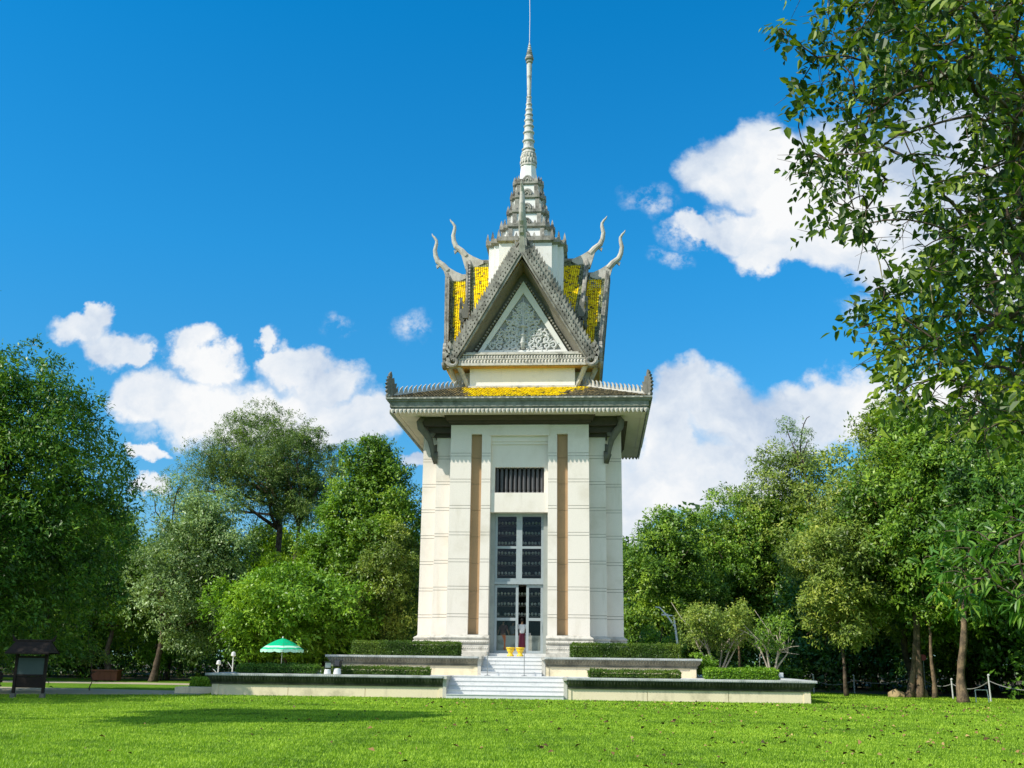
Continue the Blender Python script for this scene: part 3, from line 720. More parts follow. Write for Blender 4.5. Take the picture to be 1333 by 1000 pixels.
# ---- centre bay: panels, louvre, door and windows on the front; the other three sides are glazed the same way
def bay(k):
    Y = -A_
    mb = MB()
    mb.box(-1.48, 1.48, Y+.13, Y+.84, 8.925, 9.93)                 # lintel panel over the glazing
    mb.box(-1.48, -1.27, Y+.26, Y+.84, 9.932, 11.27); mb.box(1.27, 1.48, Y+.26, Y+.84, 9.932, 11.27)
    mb.box(-1.48, 1.48, Y+.26, Y+.84, 11.272, 12.60)
    mb.box(-1.48, 1.48, Y+.14, Y+.84, 12.602, 12.975)
    mb.box(-1.48, 1.48, Y+.19, Y+.258, 12.46, 12.60)
    o = mb.build('bay_panel', CREAM, stupa); o.rotation_euler = (0, 0, k*PI/2)
    mb = MB(); mb.box(-1.268, 1.268, Y+.78, Y+.83, 9.932, 11.27)
    o = mb.build('louvre_window', BLACK, stupa); o.rotation_euler = (0, 0, k*PI/2)
    mb = MB()
    for i in range(11):
        x = -1.16 + 2.32*i/10
        mb.lathe([(.075, 9.935), (.085, 10.0), (.065, 10.05), (.085, 10.15), (.085, 11.05), (.065, 11.15), (.085, 11.2), (.075, 11.268)], 8, (x, Y+.50))
    b = mb.build('baluster_row', LOUVRE, o)
    # glazing frame
    fy0, fy1 = Y+.62, Y+.74
    fr_ = MB()
    fr_.box(-1.478, -1.24, fy0-.1, fy1+.1, 1.92, 8.92); fr_.box(1.24, 1.478, fy0-.1, fy1+.1, 1.92, 8.92)
    o = fr_.build('door_jamb', stone('jamb_stone', (.32, .35, .33), (.2, .22, .2), .5, 2) if k == 0 else bpy.data.materials['jamb_stone'], stupa); o.rotation_euler = (0, 0, k*PI/2)
    mb = MB()
    for x0, x1, z0, z1 in ((-1.238, -1.12, 5.46, 8.92), (1.12, 1.238, 5.46, 8.92), (-1.12, 1.12, 8.76, 8.92), (-1.12, 1.12, 5.46, 5.62), (-.15, .15, 5.62, 8.76), (-1.12, -.15, 7.12, 7.24), (.15, 1.12, 7.12, 7.24)):
        mb.box(x0, x1, fy0, fy1, z0, z1)
    mb.box(-1.238, 1.238, fy0-.08, fy1+.05, 5.32, 5.455)
    o = mb.build('window_frame', ALU, stupa); o.rotation_euler = (0, 0, k*PI/2)
    for x0, x1, z0, z1 in ((-1.12, -.15, 7.24, 8.76), (.15, 1.12, 7.24, 8.76), (-1.12, -.15, 5.62, 7.12), (.15, 1.12, 5.62, 7.12)):
        g = MB(); g.box(x0, x1, fy0+.05, fy0+.062, z0, z1); g.build('window_pane', GLASS, o)
    def leaf(x0, x1, name):
        mb = MB(); t0, t1 = x0, x1
        mb.box(x0, x0+.13, fy0+.01, fy1-.01, 1.93, 5.30); mb.box(x1-.13, x1, fy0+.01, fy1-.01, 1.93, 5.30)
        mb.box(x0+.13, x1-.13, fy0+.01, fy1-.01, 5.16, 5.30); mb.box(x0+.13, x1-.13, fy0+.01, fy1-.01, 1.93, 2.06); mb.box(x0+.13, x1-.13, fy0+.01, fy1-.01, 3.52, 3.66)
        o = mb.build(name, ALU, stupa); o.rotation_euler = (0, 0, k*PI/2)
        for z0, z1 in ((2.06, 3.52), (3.66, 5.16)):
            g = MB(); g.box(x0+.13, x1-.13, fy0+.05, fy0+.062, z0, z1); g.build('door_pane', GLASS, o)
        h = MB(); h.tube([(x1-.065, fy0-.03, 3.0), (x1-.065, fy0-.03, 3.4)], .015, 6); h.build('handle', plain('handle_metal', (.6, .6, .6), .3, .8) if 'handle_metal' not in bpy.data.materials else bpy.data.materials['handle_metal'], o)
    leaf(-1.236, -.02, 'door_leaf'); leaf(.38 if k == 0 else .02, 1.236, 'door_leaf')
for k in range(4): bay(k)
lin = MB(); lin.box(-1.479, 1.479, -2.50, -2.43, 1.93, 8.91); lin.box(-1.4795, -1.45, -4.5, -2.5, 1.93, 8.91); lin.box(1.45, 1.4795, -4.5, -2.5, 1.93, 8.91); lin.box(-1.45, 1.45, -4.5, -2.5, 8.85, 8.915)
lin.build('interior_shade_box', BLACK, stupa)  # black box added so the room behind the glass stays dark
# floor, interior core and shelves
mb = MB(); mb.prism(cross(A_-.05, B2, 3.2), 1.76, 1.92); mb.build('floor_slab', PAVE, stupa)
SH = []
mb = MB(); mb.box(-1.3, 1.3, -3.15, -2.4, 1.925, 1.93+.01)
z = 3.75
while z < 8.7:
    mb.box(-1.25, 1.25, -3.6, -2.6, z, z+.05); SH.append(z+.05); z += .52
mb.box(-1.3, -1.25, -3.6, -2.45, 3.7, 8.9); mb.box(1.25, 1.3, -3.6, -2.45, 3.7, 8.9)
mb.build('shelf_rack', SHELF, stupa)
# skulls resting on the shelves
mb = MB()
bm = bmesh.new(); bmesh.ops.create_icosphere(bm, subdivisions=2, radius=1)
for v in bm.verts:
    x, y, z = v.co
    z2 = z*.085; y2 = y*.10; x2 = x*.075
    if z < -.1 and y < 0: x2 *= .72; z2 *= 1.25; y2 *= .85         # face and jaw
    if y < -.45 and -.35 < z < .25 and .15 < abs(x) < .65: y2 += .032  # eye sockets
    if y < -.6 and z < -.3 and abs(x) < .2: y2 += .02
    v.co = (x2, y2, z2+.095)
skm = bpy.data.meshes.new('skull'); bm.to_mesh(skm); bm.free(); skm.materials.append(BONE)
skm.polygons.foreach_set('use_smooth', [True]*len(skm.polygons))
rs = random.Random(3)
for z in SH:
    for i in range(14):
        x = -1.14 + 2.28*i/13 + rs.uniform(-.02, .02)
        if rs.random() < .05: continue
        o = bpy.data.objects.new('skull', skm); COL.objects.link(o); o.location = (x, -3.46+rs.uniform(-.03, .03), z); o.rotation_euler = (0, 0, rs.uniform(-.35, .35))
        k_ = rs.uniform(.82, 1.0); o.scale = (k_, k_, k_)
        tag(o, 'pale aged skull standing in a row on the shelves behind the tall glass doors', 'skull', 'skulls on the shelves behind the glass')

# =================================================================== GROUND
def groundmat():
    M, t, out = mat('lawn_soil')
    P = t.new('ShaderNodeNewGeometry').outputs['Position']
    n1 = t.noise(P, .35, 5, .6); n2 = t.noise(P, 9, 4, .7); n3 = t.noise(P, 45, 3, .7)
    c = t.ramp(n1, [(.3, (.08, .18, .008)), (.55, (.14, .27, .014)), (.75, (.20, .30, .02))])
    c = t.mix(t.maprange(n2, .35, .7, 0, .6), c, (.02, .055, .006))
    c = t.mix(t.maprange(n3, .5, .75, 0, .5), c, (.15, .24, .03))
    b = t.new('ShaderNodeBsdfPrincipled'); t.l.new(c, b.inputs['Base Color']); b.inputs['Roughness'].default_value = .95; b.inputs['Specular IOR Level'].default_value = .1
    bp_ = t.new('ShaderNodeBump'); bp_.inputs['Strength'].default_value = .6; bp_.inputs['Distance'].default_value = .04
    t.l.new(n3, bp_.inputs['Height']); t.l.new(bp_.outputs[0], b.inputs['Normal']); t.l.new(b.outputs[0], out.inputs[0]); return M
SOIL = groundmat()
mb = MB(); mb.box(-900, 900, -300, 1500, -.5, 0); mb.build('ground', SOIL, kind='structure')
LEAFLIT = stone('forest_floor', (.10, .085, .05), (.035, .03, .02), .7, 2, False, .95, .4)
PATHM = stone('path_concrete', (.42, .37, .25), (.24, .21, .14), .6, .8, False, .9, .1)
def sheet(name, poly, z, m, **kw):
    mb = MB(); mb.add([(x, y, z) for x, y in poly], [tuple(range(len(poly)))]); return mb.build(name, m, **kw)
sheet('forest_floor', [(-90, 12), (-30, 15), (-14, 9.5), (14, 8), (19, 2.5), (30, -6), (70, -20), (90, 160), (-90, 160)], .004, LEAFLIT, kind='structure')
sheet('path', [(-60, -17.5), (-30, -19.2), (-13.2, -12.8), (-13.2, -8.5), (-26, -6.0), (-60, -5)], .008, PATHM, kind='structure')
sheet('path', [(-60, 1.5), (-24, 2.2), (-13.2, .6), (-13.2, 4.2), (-24, 6.0), (-60, 6.5)], .008, PATHM, kind='structure')

# =================================================================== TERRACES AND STAIRS
def terrace(name, hw, yf, yb, z0, z1, gap, label, lipz, bandz, bev, endcap):
    root = empty(name, (0, yf, z0), label=label, cat='terrace')
    def part(mb, nm, m_): 
        o = mb.build(nm, m_, root); o.location = (0, -yf, -z0); return o
    mb = MB()       # wall body left and right of the stairs and around the back
    for s in (-1, 1):
        xs = [gap]; x = gap
        step = (hw-gap)/3
        for i in range(3):
            a, b = gap+step*i, gap+step*(i+1)-(.03 if i < 2 else 0)
            mb.box(min(s*a, s*b), max(s*a, s*b), yf, yf+.5, z0, z1-.06)
        mb.box(min(s*hw, s*(hw-.5)), max(s*hw, s*(hw-.5)), yf+.502, yb, z0, z1-.06)
        mb.box(min(s*gap, s*(gap+.5)), max(s*gap, s*(gap+.5)), yf+.502, yf+2.4, z0, z1-.06)
        mb.box(min(s*gap, s*hw), max(s*gap, s*hw), yf+.03, yf+.4, z0, z1-.065)
        # end piers
        for px in (hw-.16, gap+.02):
            mb.box(s*px-.14, s*px+.14, yf-.035, yf+.1, z0, z1-.45)
    mb.box(-hw, hw, yb, yb+.5, z0, z1-.06)
    part(mb, 'wall', TERW)
    mb = MB(); zb = z1-bandz
    for s in (-1, 1):
        x0, x1 = gap-.0, hw
        # tapered carved band (underside slopes out to the lip)
        pr_ = [(0.0, zb-.06), (.05, zb-.05), (.05, zb), (.02, zb+.01), (.06, zb+.08), (.14, zb+.20), (.20, z1-lipz), (.0, z1-lipz)]
        n = len(pr_)
        A = [(s*(x0-.0*d), yf-d, z) for d, z in pr_]; B = [(s*(x1+d), yf-d, z) for d, z in pr_]; Cc = [(s*(x1+d), yb+.5, z) for d, z in pr_]
        mb.add(A+B+Cc, [(i, i+1, n+i+1, n+i) for i in range(n-1)] + [(n+i, n+i+1, 2*n+i+1, 2*n+i) for i in range(n-1)] + [tuple(range(n))])
        k = int((x1-x0)/.135)
        for i in range(k):       # ribs = carved leaves
            x = x0 + (x1-x0)*(i+.5)/k; h = .048
            for (za, da, zt, dt) in ((zb+.04, .045, z1-lipz-.01, .20),):
                mb.add([(s*(x-h), yf-dt, zt), (s*(x+h), yf-dt, zt), (s*(x+h*.8), yf-da-.05, za+.07), (s*x, yf-da-.02, za), (s*(x-h*.8), yf-da-.05, za+.07), (s*x, yf-(da+dt)/2-.07, (za+zt)/2)], [(0,1,5), (1,2,5), (2,3,5), (3,4,5), (4,0,5)])
            mb.box(s*x-.03, s*x+.03, yf-.075, yf-.04, zb-.05, zb-.01)
        k = int((yb-yf)/.135)
        for i in range(k if s > 0 else 0):
            y = yf + (yb-yf)*(i+.5)/k; h = .048; za, da, zt, dt = zb+.04, .045, z1-lipz-.01, .20
            mb.add([(hw+dt, y-h, zt), (hw+dt, y+h, zt), (hw+da+.05, y+h*.8, za+.07), (hw+da+.02, y, za), (hw+da+.05, y-h*.8, za+.07), (hw+(da+dt)/2+.07, y, (za+zt)/2)], [(0,1,5), (1,2,5), (2,3,5), (3,4,5), (4,0,5)])
    part(mb, 'carved_band', bandm[name])
    mb = MB()
    for s in (-1, 1):
        x0, x1 = gap-.03, hw+.25
        segs = max(1, int((x1-x0)/1.5))
        for i in range(segs):
            a, b = x0+(x1-x0)*i/segs, x0+(x1-x0)*(i+1)/segs-.008
            mb.box(min(s*a, s*b), max(s*a, s*b), yf-.25, yf+.55, z1-lipz, z1-.03 if False else z1)
        for i in range(int((x1-x0)/.09)):
            x = x0+.09*i+.045; mb.box(s*x-.03, s*x+.03, yf-.268, yf-.251, z1-lipz+.02, z1-.035)
        mb.box(min(s*(hw-.5), s*(hw+.25)), max(s*(hw-.5), s*(hw+.25)), yf+.555, yb+.75, z1-lipz, z1)
    mb.box(-hw+.5, hw-.5, yb-.05, yb+.75, z1-lipz, z1-.002)
    part(mb, 'coping', LIP)
    mb = MB(); 
    for s in (-1, 1): mb.box(min(s*(gap+.1), s*(hw-.5)), max(s*(gap+.1), s*(hw-.5)), yf+.552, yf+2.4, z1-.12, z1-.012)
    mb.box(-hw+.502, hw-.502, yf+2.4, yb-.052, z1-.12, z1-.012)
    part(mb, 'paving', PAVE)
    # cheek blocks at the stair opening with rounded nose
    mb = MB()
    for s in (-1, 1):
        g = gap-.16
        mb.box(min(s*g, s*(gap-.002)), max(s*g, s*(gap-.002)), yf-.06, yf+2.2, z0, z1-.13)
        mb.box(min(s*(g-.03), s*(gap-.032)), max(s*(g-.03), s*(gap-.032)), yf-.22, yf+2.2, z1-.128, z1+.001)
    part(mb, 'stair_cheek', GREYL if name == 'upper_terrace' else GREYL)
    return root
bandm = {'lower_terrace': stone('moss_black_band', (.13, .13, .085), (.03, .04, .018), .9, 1.0, True, .95, .3, 20, 3, (.35, .6)),
         'upper_terrace': stone('grey_band', (.30, .27, .20), (.11, .105, .08), .8, 1.2, True, .95, .3, 20, 3, (.4, .65))}
terrace('lower_terrace', 12.775, -12.4565, 12.4, 0, .915, 2.66, 'low wide terrace of cream wall panels under a moss-blackened carved band', .10, .40, .2, True)
terrace('upper_terrace', 8.405, -8.978, 8.9, .905, 1.755, 1.56, 'upper terrace with grey carved band directly under the stupa', .10, .38, .2, True)
def stairs(name, hw, yf, z0, z1, n, run, label):
    root = empty(name, (0, yf, z0), label=label, cat='stairs')
    mb = MB(); rise = (z1-z0)/n
    for i in range(n):
        y = yf + i*run
        k = 4; off = (i % 2)*.35
        xs = [-hw] + [-hw+2*hw*(j+.5+off)/k for j in range(k-1)] + [hw]
        for a, b in zip(xs, xs[1:]):
            mb.box(a+.002, b-.002, y, yf+n*run+.5, z0+i*rise+.001, z0+(i+1)*rise-.03)
            mb.box(a+.002, b-.002, y-.025, yf+n*run+.5, z0+(i+1)*rise-.029, z0+(i+1)*rise)
    o = mb.build('steps', MARBLE, root); o.location = (0, -yf, -z0)
    return root
stairs('stairs', 2.50, -12.62, 0.0, .91, 5, .36, 'lower flight of white marble steps rising from the lawn')
stairs('stairs', 1.40, -9.15, .905, 1.77, 5, .34, 'upper narrower flight of white marble steps leading to the glass doors')
mb = MB(); mb.box(-2.497, 2.497, -10.4, -8.97, .80, .911); mb.build('landing', MARBLE, bpy.data.objects['stairs']); bpy.data.objects['landing'].location = (0, 12.62, 0)
mb = MB(); mb.box(-1.397, 1.397, -7.2, -4.0, 1.60, 1.772); mb.build('landing', MARBLE, bpy.data.objects['stairs.001']); bpy.data.objects['landing.001'].location = (0, 9.15, -.905)

# =================================================================== SMALL THINGS
# two yellow ceramic urns at the top of the stairs
YUR = plain('yellow_glaze', (.85, .55, .02), .35, 0, .6, .1)
def urn(x, y, z, label):
    r = empty('urn', (x, y, z), label=label, cat='urn')
    mb = MB(); mb.lathe([(.10, 0), (.165, 0), (.17, .05), (.12, .09), (.10, .16), (.13, .20), (.17, .26), (.19, .36), (.165, .37), (.15, .30), (.02, .28)], 20); mb.build('bowl', YUR, r, smooth=True)
    mb = MB(); mb.lathe([(.175, .355), (.215, .36), (.22, .40), (.20, .42), (.17, .42), (.165, .37)], 20); mb.build('rim', YUR, r, smooth=True)
    mb = MB(); mb.lathe([(.16, .31), (.16, .35), (.0, .36)], 16); mb.build('sand', plain('ash', (.4, .36, .3), .9) if 'ash' not in bpy.data.materials else bpy.data.materials['ash'], r)
    return r
urn(-.20, -7.05, 1.772, 'left yellow glazed urn at the top of the marble steps'); urn(.26, -7.05, 1.772, 'right yellow glazed urn at the top of the marble steps')
POST = plain('thin_steel', (.32, .33, .32), .4, .6)
def stanchion(x, y, z, label):
    r = empty('rail_post', (x, y, z), label=label, cat='post', group='thin posts on the steps')
    mb = MB(); mb.tube([(0, 0, 0.02), (0, 0, .98)], .018, 8); mb.build('pole', POST, r)
    mb = MB(); mb.lathe([(.14, 0), (.14, .015), (.04, .03), (.02, .05)], 16); mb.build('foot', POST, r)
    mb = MB(); mb.lathe([(.012, .98), (.03, 1.0), (.03, 1.03), (.01, 1.05)], 8); mb.build('knob', POST, r)
stanchion(-1.06, -9.45, .912, 'thin grey post at the left foot of the upper steps')
stanchion(.62, -9.45, .912, 'thin grey post at the foot of the upper steps below the yellow urns')
# green parasol
def parasol():
    r = empty('parasol', (-13.55, .6, .352), label='green parasol with pale scalloped rim open behind the left terrace', cat='parasol')
    mb = MB(); mb.tube([(0, 0, 0), (0, 0, 2.27)], .025, 8); mb.build('pole', plain('parasol_pole', (.6, .6, .58), .4, .3), r)
    mb = MB(); mb.lathe([(.25, 0), (.25, .06), (.05, .1), (.03, .25)], 16); mb.build('foot', plain('parasol_foot', (.3, .3, .3), .7), r)
    G = tintmat('parasol_cloth', [(0, (.0, .42, .20)), (.49, (.01, .55, .30)), (.5, (.38, .74, .56)), (1, (.55, .82, .68))], .8, .1)
    rings = [(0.03, 2.27, 0), (.38, 2.15, 0), (.72, 1.98, 0), (.92, 1.85, .0), (1.06, 1.75, .75), (1.18, 1.66, .1), (1.19, 1.53, .6)]
    n = 48; v = []; f = []; tt_ = []
    for j, (rr_, z, ti) in enumerate(rings):
        for i in range(n):
            a = 2*PI*i/n; seg = (i % 6)/6; sag = math.sin(PI*seg)
            rad = rr_*(1-.075*sag); zz_ = z + .03*sag*(j/6) - (.05*abs(math.sin(PI*i/3)) if j == 6 else 0)
            v.append((rad*math.cos(a+.3), rad*math.sin(a+.3), zz_))
    mb = MB()
    mb.v = v
    for j in range(len(rings)-1):
        for i in range(n):
            mb.f.append([j*n+i, j*n+(i+1) % n, (j+1)*n+(i+1) % n, (j+1)*n+i]); mb.m.append(0); mb.t.append(rings[j+1][2])
    mb.build('canopy', G, r)
    for i in range(8):
        a = 2*PI*i/8+.3; mb = MB(); mb.tube([(.03*math.cos(a), .03*math.sin(a), 2.18), (1.17*math.cos(a), 1.17*math.sin(a), 1.64)], .008, 4); mb.build('rib', POST, r)
    mb = MB(); mb.lathe([(.02, 2.25), (.05, 2.29), (.03, 2.34), (.005, 2.38)], 8); mb.build('cap', plain('cap_white', (.7, .75, .7), .5), r)
parasol()
# information board with small tiled roof, left of the lawn
DWOOD = stone('shaded_dark_wood', (.030, .020, .015), (.012, .010, .008), .5, 4, True, .8, .2)  # dark wood, deepened further to carry the shade of the trees
PAN = plain('board_panel', (.075, .10, .09), .6)  # panel colour lowered for the same shade
def kiosk():
    r = empty('information_board', (-17.45, -19.2, 0), rz=.12, label='dark roofed information board standing in tree shade at the left lawn edge', cat='notice board')
    for x in (-.78, .78): 
        mb = MB(); mb.box(x-.07, x+.07, -.07, .07, 0, 1.95); mb.build('post', DWOOD, r)
        mb = MB(); mb.box(x-.12, x+.12, -.12, .12, 0, .22); mb.build('post_footing', DARKG, r)
    mb = MB(); mb.box(-.70, .70, -.03, .03, 1.02, 1.72); mb.build('panel', PAN, r)
    mb = MB(); mb.box(-.71, .71, -.05, .05, 1.72, 1.80); mb.box(-.71, .71, -.05, .05, .94, 1.02); mb.box(-.70, .70, -.02, .02, .45, .93); mb.build('board_frame', DWOOD, r)
    mb = MB()
    for s in (-1, 1):
        for i in range(6):
            a, b = i/6, (i+1)/6+.02
            mb.add([(-1.15+.2*(1-a), s*.72*a, 2.42-.5*a+.03), (1.15-.2*(1-a), s*.72*a, 2.42-.5*a+.03), (1.15-.2*(1-b), s*.72*b, 2.42-.5*b+.02), (-1.15+.2*(1-b), s*.72*b, 2.42-.5*b+.02),
                    (-1.15+.2*(1-b), s*.72*b, 2.42-.5*b-.03), (1.15-.2*(1-b), s*.72*b, 2.42-.5*b-.03)], [(0,1,2,3), (3,2,5,4)])
    mb.add([(-1.12, -.70, 1.93), (1.12, -.70, 1.93), (1.12, .70, 1.93), (-1.12, .70, 1.93), (-.95, 0, 2.42), (.95, 0, 2.42)], [(0,1,2,3), (0,1,5,4), (2,3,4,5), (0,3,4), (1,2,5)])
    mb.tube([(-1.0, 0, 2.45), (1.0, 0, 2.45)], .06, 6)
    mb.slab([(-.12, 0), (.12, 0), (.2, .3), (.05, .16)], .06, lambda a, b, c: (.98+a, c, 2.42+b)); mb.slab([(.12, 0), (-.12, 0), (-.2, .3), (-.05, .16)], .06, lambda a, b, c: (-.98+a, c, 2.42+b))
    mb.build('roof', DWOOD, r)
    r.scale = (.70, .8, .86); return r
kiosk()
def bench(x, y, rz, label):
    r = empty('wooden_bench', (x, y, 0), rz=rz, label=label, cat='bench')
    mb = MB()
    for i in range(4): mb.box(-.75, .75, -.24+.125*i, -.14+.125*i, .42, .46)
    mb.build('seat', DWOOD, r)
    mb = MB()
    for i in range(3): mb.box(-.75, .75, .27, .31, .56+.13*i, .66+.13*i)
    mb.build('backrest', DWOOD, r)
    for sx in (-.65, .65):
        for yy_, h in ((-.2, .42), (.285, .95)):
            mb = MB(); mb.box(sx-.035, sx+.035, yy_-.035, yy_+.02, 0, h); mb.build('leg', DWOOD, r)
bench(-19.3, -19.4, .3, 'dark wooden bench in shade left of the roofed information board')
# rust-brown crate like box by the trunk
def chest(x, y):
    r = empty('storage_box', (x, y, 0), rz=.1, label='low rust-brown box at the foot of a trunk beyond the left path', cat='box')
    RB = stone('rusty_paint', (.20, .075, .04), (.09, .04, .03), .6, 3)
    mb = MB(); mb.box(-.8, .8, -.4, .4, .06, .62); 
    for i in range(5): mb.box(-.74+.37*i-.03, -.74+.37*i+.03, -.425, -.402, .06, .62)
    mb.build('body', RB, r)
    mb = MB(); mb.box(-.86, .86, -.46, .46, .622, .70); mb.build('lid', RB, r)
    for sx in (-1, 1): mb = MB(); mb.box(sx*.7-.06, sx*.7+.06, -.35, .35, 0, .058); mb.build('skid', DARKG, r)
chest(-27.0, 8.3)
# floodlights and white fixtures on the terraces
WPL = plain('white_housing', (.75, .75, .73), .5)
BLK = plain('black_housing', (.03, .03, .035), .4)
def flood(x, y, z, rz, label, sc=1.0):
    r = empty('floodlight', (x, y, z), rz=rz, label=label, cat='floodlight'); r.scale = (sc,)*3
    mb = MB(); mb.lathe([(.13, 0), (.15, .02), (.13, .20), (.10, .22)], 16); mb.build('pedestal', WPL, r)
    mb = MB(); mb.tube([(-.14, 0, .36), (-.15, 0, .22), (.15, 0, .22), (.14, 0, .36)], .015, 6); mb.build('bracket', BLK, r)
    mb = MB()
    v = [(-.14, -.12, .26), (.14, -.12, .26), (.14, -.16, .52), (-.14, -.16, .52), (-.09, .14, .32), (.09, .14, .32), (.09, .10, .50), (-.09, .10, .50)]
    mb.add(v, [(0,1,2,3), (4,5,6,7), (0,1,5,4), (2,3,7,6), (1,2,6,5), (0,3,7,4)])
    mb.box(-.16, .16, -.19, -.161, .50, .54); mb.build('lamp_head', BLK, r)
    mb = MB(); mb.add([(-.12, -.127, .28), (.12, -.127, .28), (.12, -.16, .49), (-.12, -.16, .49)], [(0,1,2,3)]); mb.build('lens', plain('lens', (.5, .52, .52), .1) if 'lens' not in bpy.data.materials else bpy.data.materials['lens'], r)
flood(-7.75, -12.25, .915, .3, 'black floodlight on a white pedestal on the left terrace coping, left one of the pair', 1.0)
flood(-7.35, -12.15, .915, PI, 'black floodlight turned to the stupa on the left terrace coping, right one of the pair', 1.15)
def boxlamp(x, y, z, label):
    r = empty('box_lamp', (x, y, z), rz=.3, label=label, cat='lamp')
    mb = MB(); mb.box(-.16, .16, -.12, .12, .1, .30); mb.box(-.12, .12, -.15, -.122, .13, .27); mb.build('housing', WPL, r)
    mb = MB(); mb.box(-.05, .05, -.05, .05, 0, .098); mb.build('foot', BLK, r)
boxlamp(11.75, -10.9, .915, 'small white box lamp at the right end of the long low hedge')
def garden_light(x, y, h, label):
    r = empty('garden_light', (x, y, 0), label=label, cat='garden light')
    mb = MB(); mb.tube([(0, 0, 0), (0, 0, h)], .03, 8); mb.build('pole', WPL, r)
    mb = MB(); mb.lathe([(.05, h), (.13, h+.05), (.10, h+.22), (.03, h+.26)], 12); mb.build('lamp_shade', WPL, r)
    mb = MB(); mb.tube([(0, 0, h*.6), (-.25, 0, h*.8), (-.28, 0, h*.82)], .015, 6); mb.build('arm', WPL, r)
garden_light(-16.2, -2.0, 1.15, 'pale garden light on a short post behind the left end of the low terrace')
garden_light(-15.7, -1.2, 1.6, 'taller pale garden light on a post just left of the yellow-green fan plant')
# leaning white lamp post with a fork, right
def forkpost():
    r = empty('lamp_post', (8.5, 2.2, 0), label='leaning white forked pole rising behind the clipped hedge right of the stupa', cat='lamp post')
    mb = MB(); mb.tube([(0, 0, 0), (-.05, 0, 2.0), (-.28, 0, 4.1)], [.075, .07, .055], 10); mb.build('pole', WPL, r)
    mb = MB(); mb.tube([(-.22, 0, 3.5), (-.6, 0, 4.05), (-1.05, 0, 4.55), (-1.3, 0, 4.58)], [.05, .045, .04, .03], 8); mb.build('arm', WPL, r)
    mb = MB(); mb.tube([(-.28, 0, 4.1), (-.7, 0, 4.14)], .03, 8); mb.box(-.95, -.6, -.08, .08, 4.12, 4.2); mb.build('lamp_head', WPL, r)
forkpost()
PST = plain('weathered_white', (.50, .50, .47), .7)
# rope-and-post barrier among the right trunks
ROPE = plain('white_rope', (.25, .25, .23), .9)
bp_pts = [(15.9, 3.2, .95), (18.2, 3.6, .95), (20.6, -.4, 1.35), (21.4, -3.2, .9), (22.1, -6.4, 1.15), (24.2, -8.8, 1.0)]
blab = ['short pale barrier post furthest left in the dark right-hand grove', 'short pale barrier post near the twin trunks', 'tallest white barrier post right of the twin trunks', 'low barrier post behind the slanting trunk', 'white barrier post right of the slanting trunk', 'white barrier post at the right picture edge']
for i, (x, y, h) in enumerate(bp_pts):
    r = empty('barrier_post', (x, y, 0), rz=i*.7, label=blab[i], cat='barrier post', group='white barrier posts in the grove')
    mb = MB(); mb.tube([(0, 0, 0), (.02, 0, h)], [.04, .035], 10); mb.build('pole', PST, r)
    mb = MB(); mb.lathe([(.05, h), (.065, h+.02), (.05, h+.07), (.01, h+.09)], 10); mb.build('cap', PST, r)
for i in range(5):
    a, b = Vector(bp_pts[i]), Vector(bp_pts[i+1]); a.z = a.z*.8; b.z *= .8
    pts = []
    for k in range(11):
        t_ = k/10; q = a.lerp(b, t_); q.z -= 4*.3*t_*(1-t_); pts.append(q)
    mb = MB(); mb.tube(pts, .018, 6)
    mb.build('rope', ROPE, label='sagging white rope between ' + ['the two leftmost barrier posts', 'a short post and the tall white post', 'the tall white post and the low post behind the slanting trunk', 'the low post and the post right of the slanting trunk', 'the two rightmost barrier posts'][i], cat='rope', group='ropes of the grove barrier')
mb = MB(); mb.tube([(0, 0, 0), (0, 0, .55), (.55, .1, .55), (.6, .1, 0)], .025, 8)
r = mb.build('hoop_rail', WPL, label='small bent white pipe rail on the grass beside the slanting trunk', cat='rail'); r.location = (20.9, -8.0, 0)
# small yellow-brown boulders by the twin trunks
def rock(x, y, s, seed, label):
    bm = bmesh.new(); bmesh.ops.create_icosphere(bm, subdivisions=3, radius=1)
    for v in bm.verts:
        n_ = noise.noise(v.co*1.4+Vector((seed, 0, 0))); v.co *= 1+.28*n_; v.co.z = max(v.co.z*.7, -.25)
        v.co *= s
    me = bpy.data.meshes.new('boulder'); bm.to_mesh(me); bm.free(); me.materials.append(bpy.data.materials.get('rock') or stone('rock', (.36, .27, .13), (.18, .14, .08), .6, 3))
    o = bpy.data.objects.new('boulder', me); COL.objects.link(o); o.location = (x, y, .2*s); tag(o, label, 'boulder', 'boulders at the twin trunks')
rock(19.0, -1.9, .42, 1, 'ochre boulder at the left foot of the twin trunks'); rock(20.25, -1.5, .5, 5, 'rounder ochre boulder right of the twin trunks'); 
# red round sign in the grove
r = empty('hanging_sign', (21.2, .6, 0), label='small faded red disc on a thin pole in the dark grove', cat='sign')
mb = MB(); mb.tube([(0, 0, 0), (0, 0, 1.9)], .02, 6); mb.build('pole', POST, r)
mb = MB(); mb.lathe([(.0, -.015), (.16, -.015), (.16, .015), (.0, .015)], 20); o = mb.build('disc', plain('faded_red', (.5, .10, .12), .6), r); o.rotation_euler = (PI/2, 0, 0); o.location = (0, -.03, 1.98)
# low curb box planter left of the terrace
mb = MB(); mb.box(-14.9, -13.15, -11.2, -10.4, 0, .27); mb.build('kerb', TERW, label='short beige kerb running left from the corner of the lower terrace', cat='kerb')

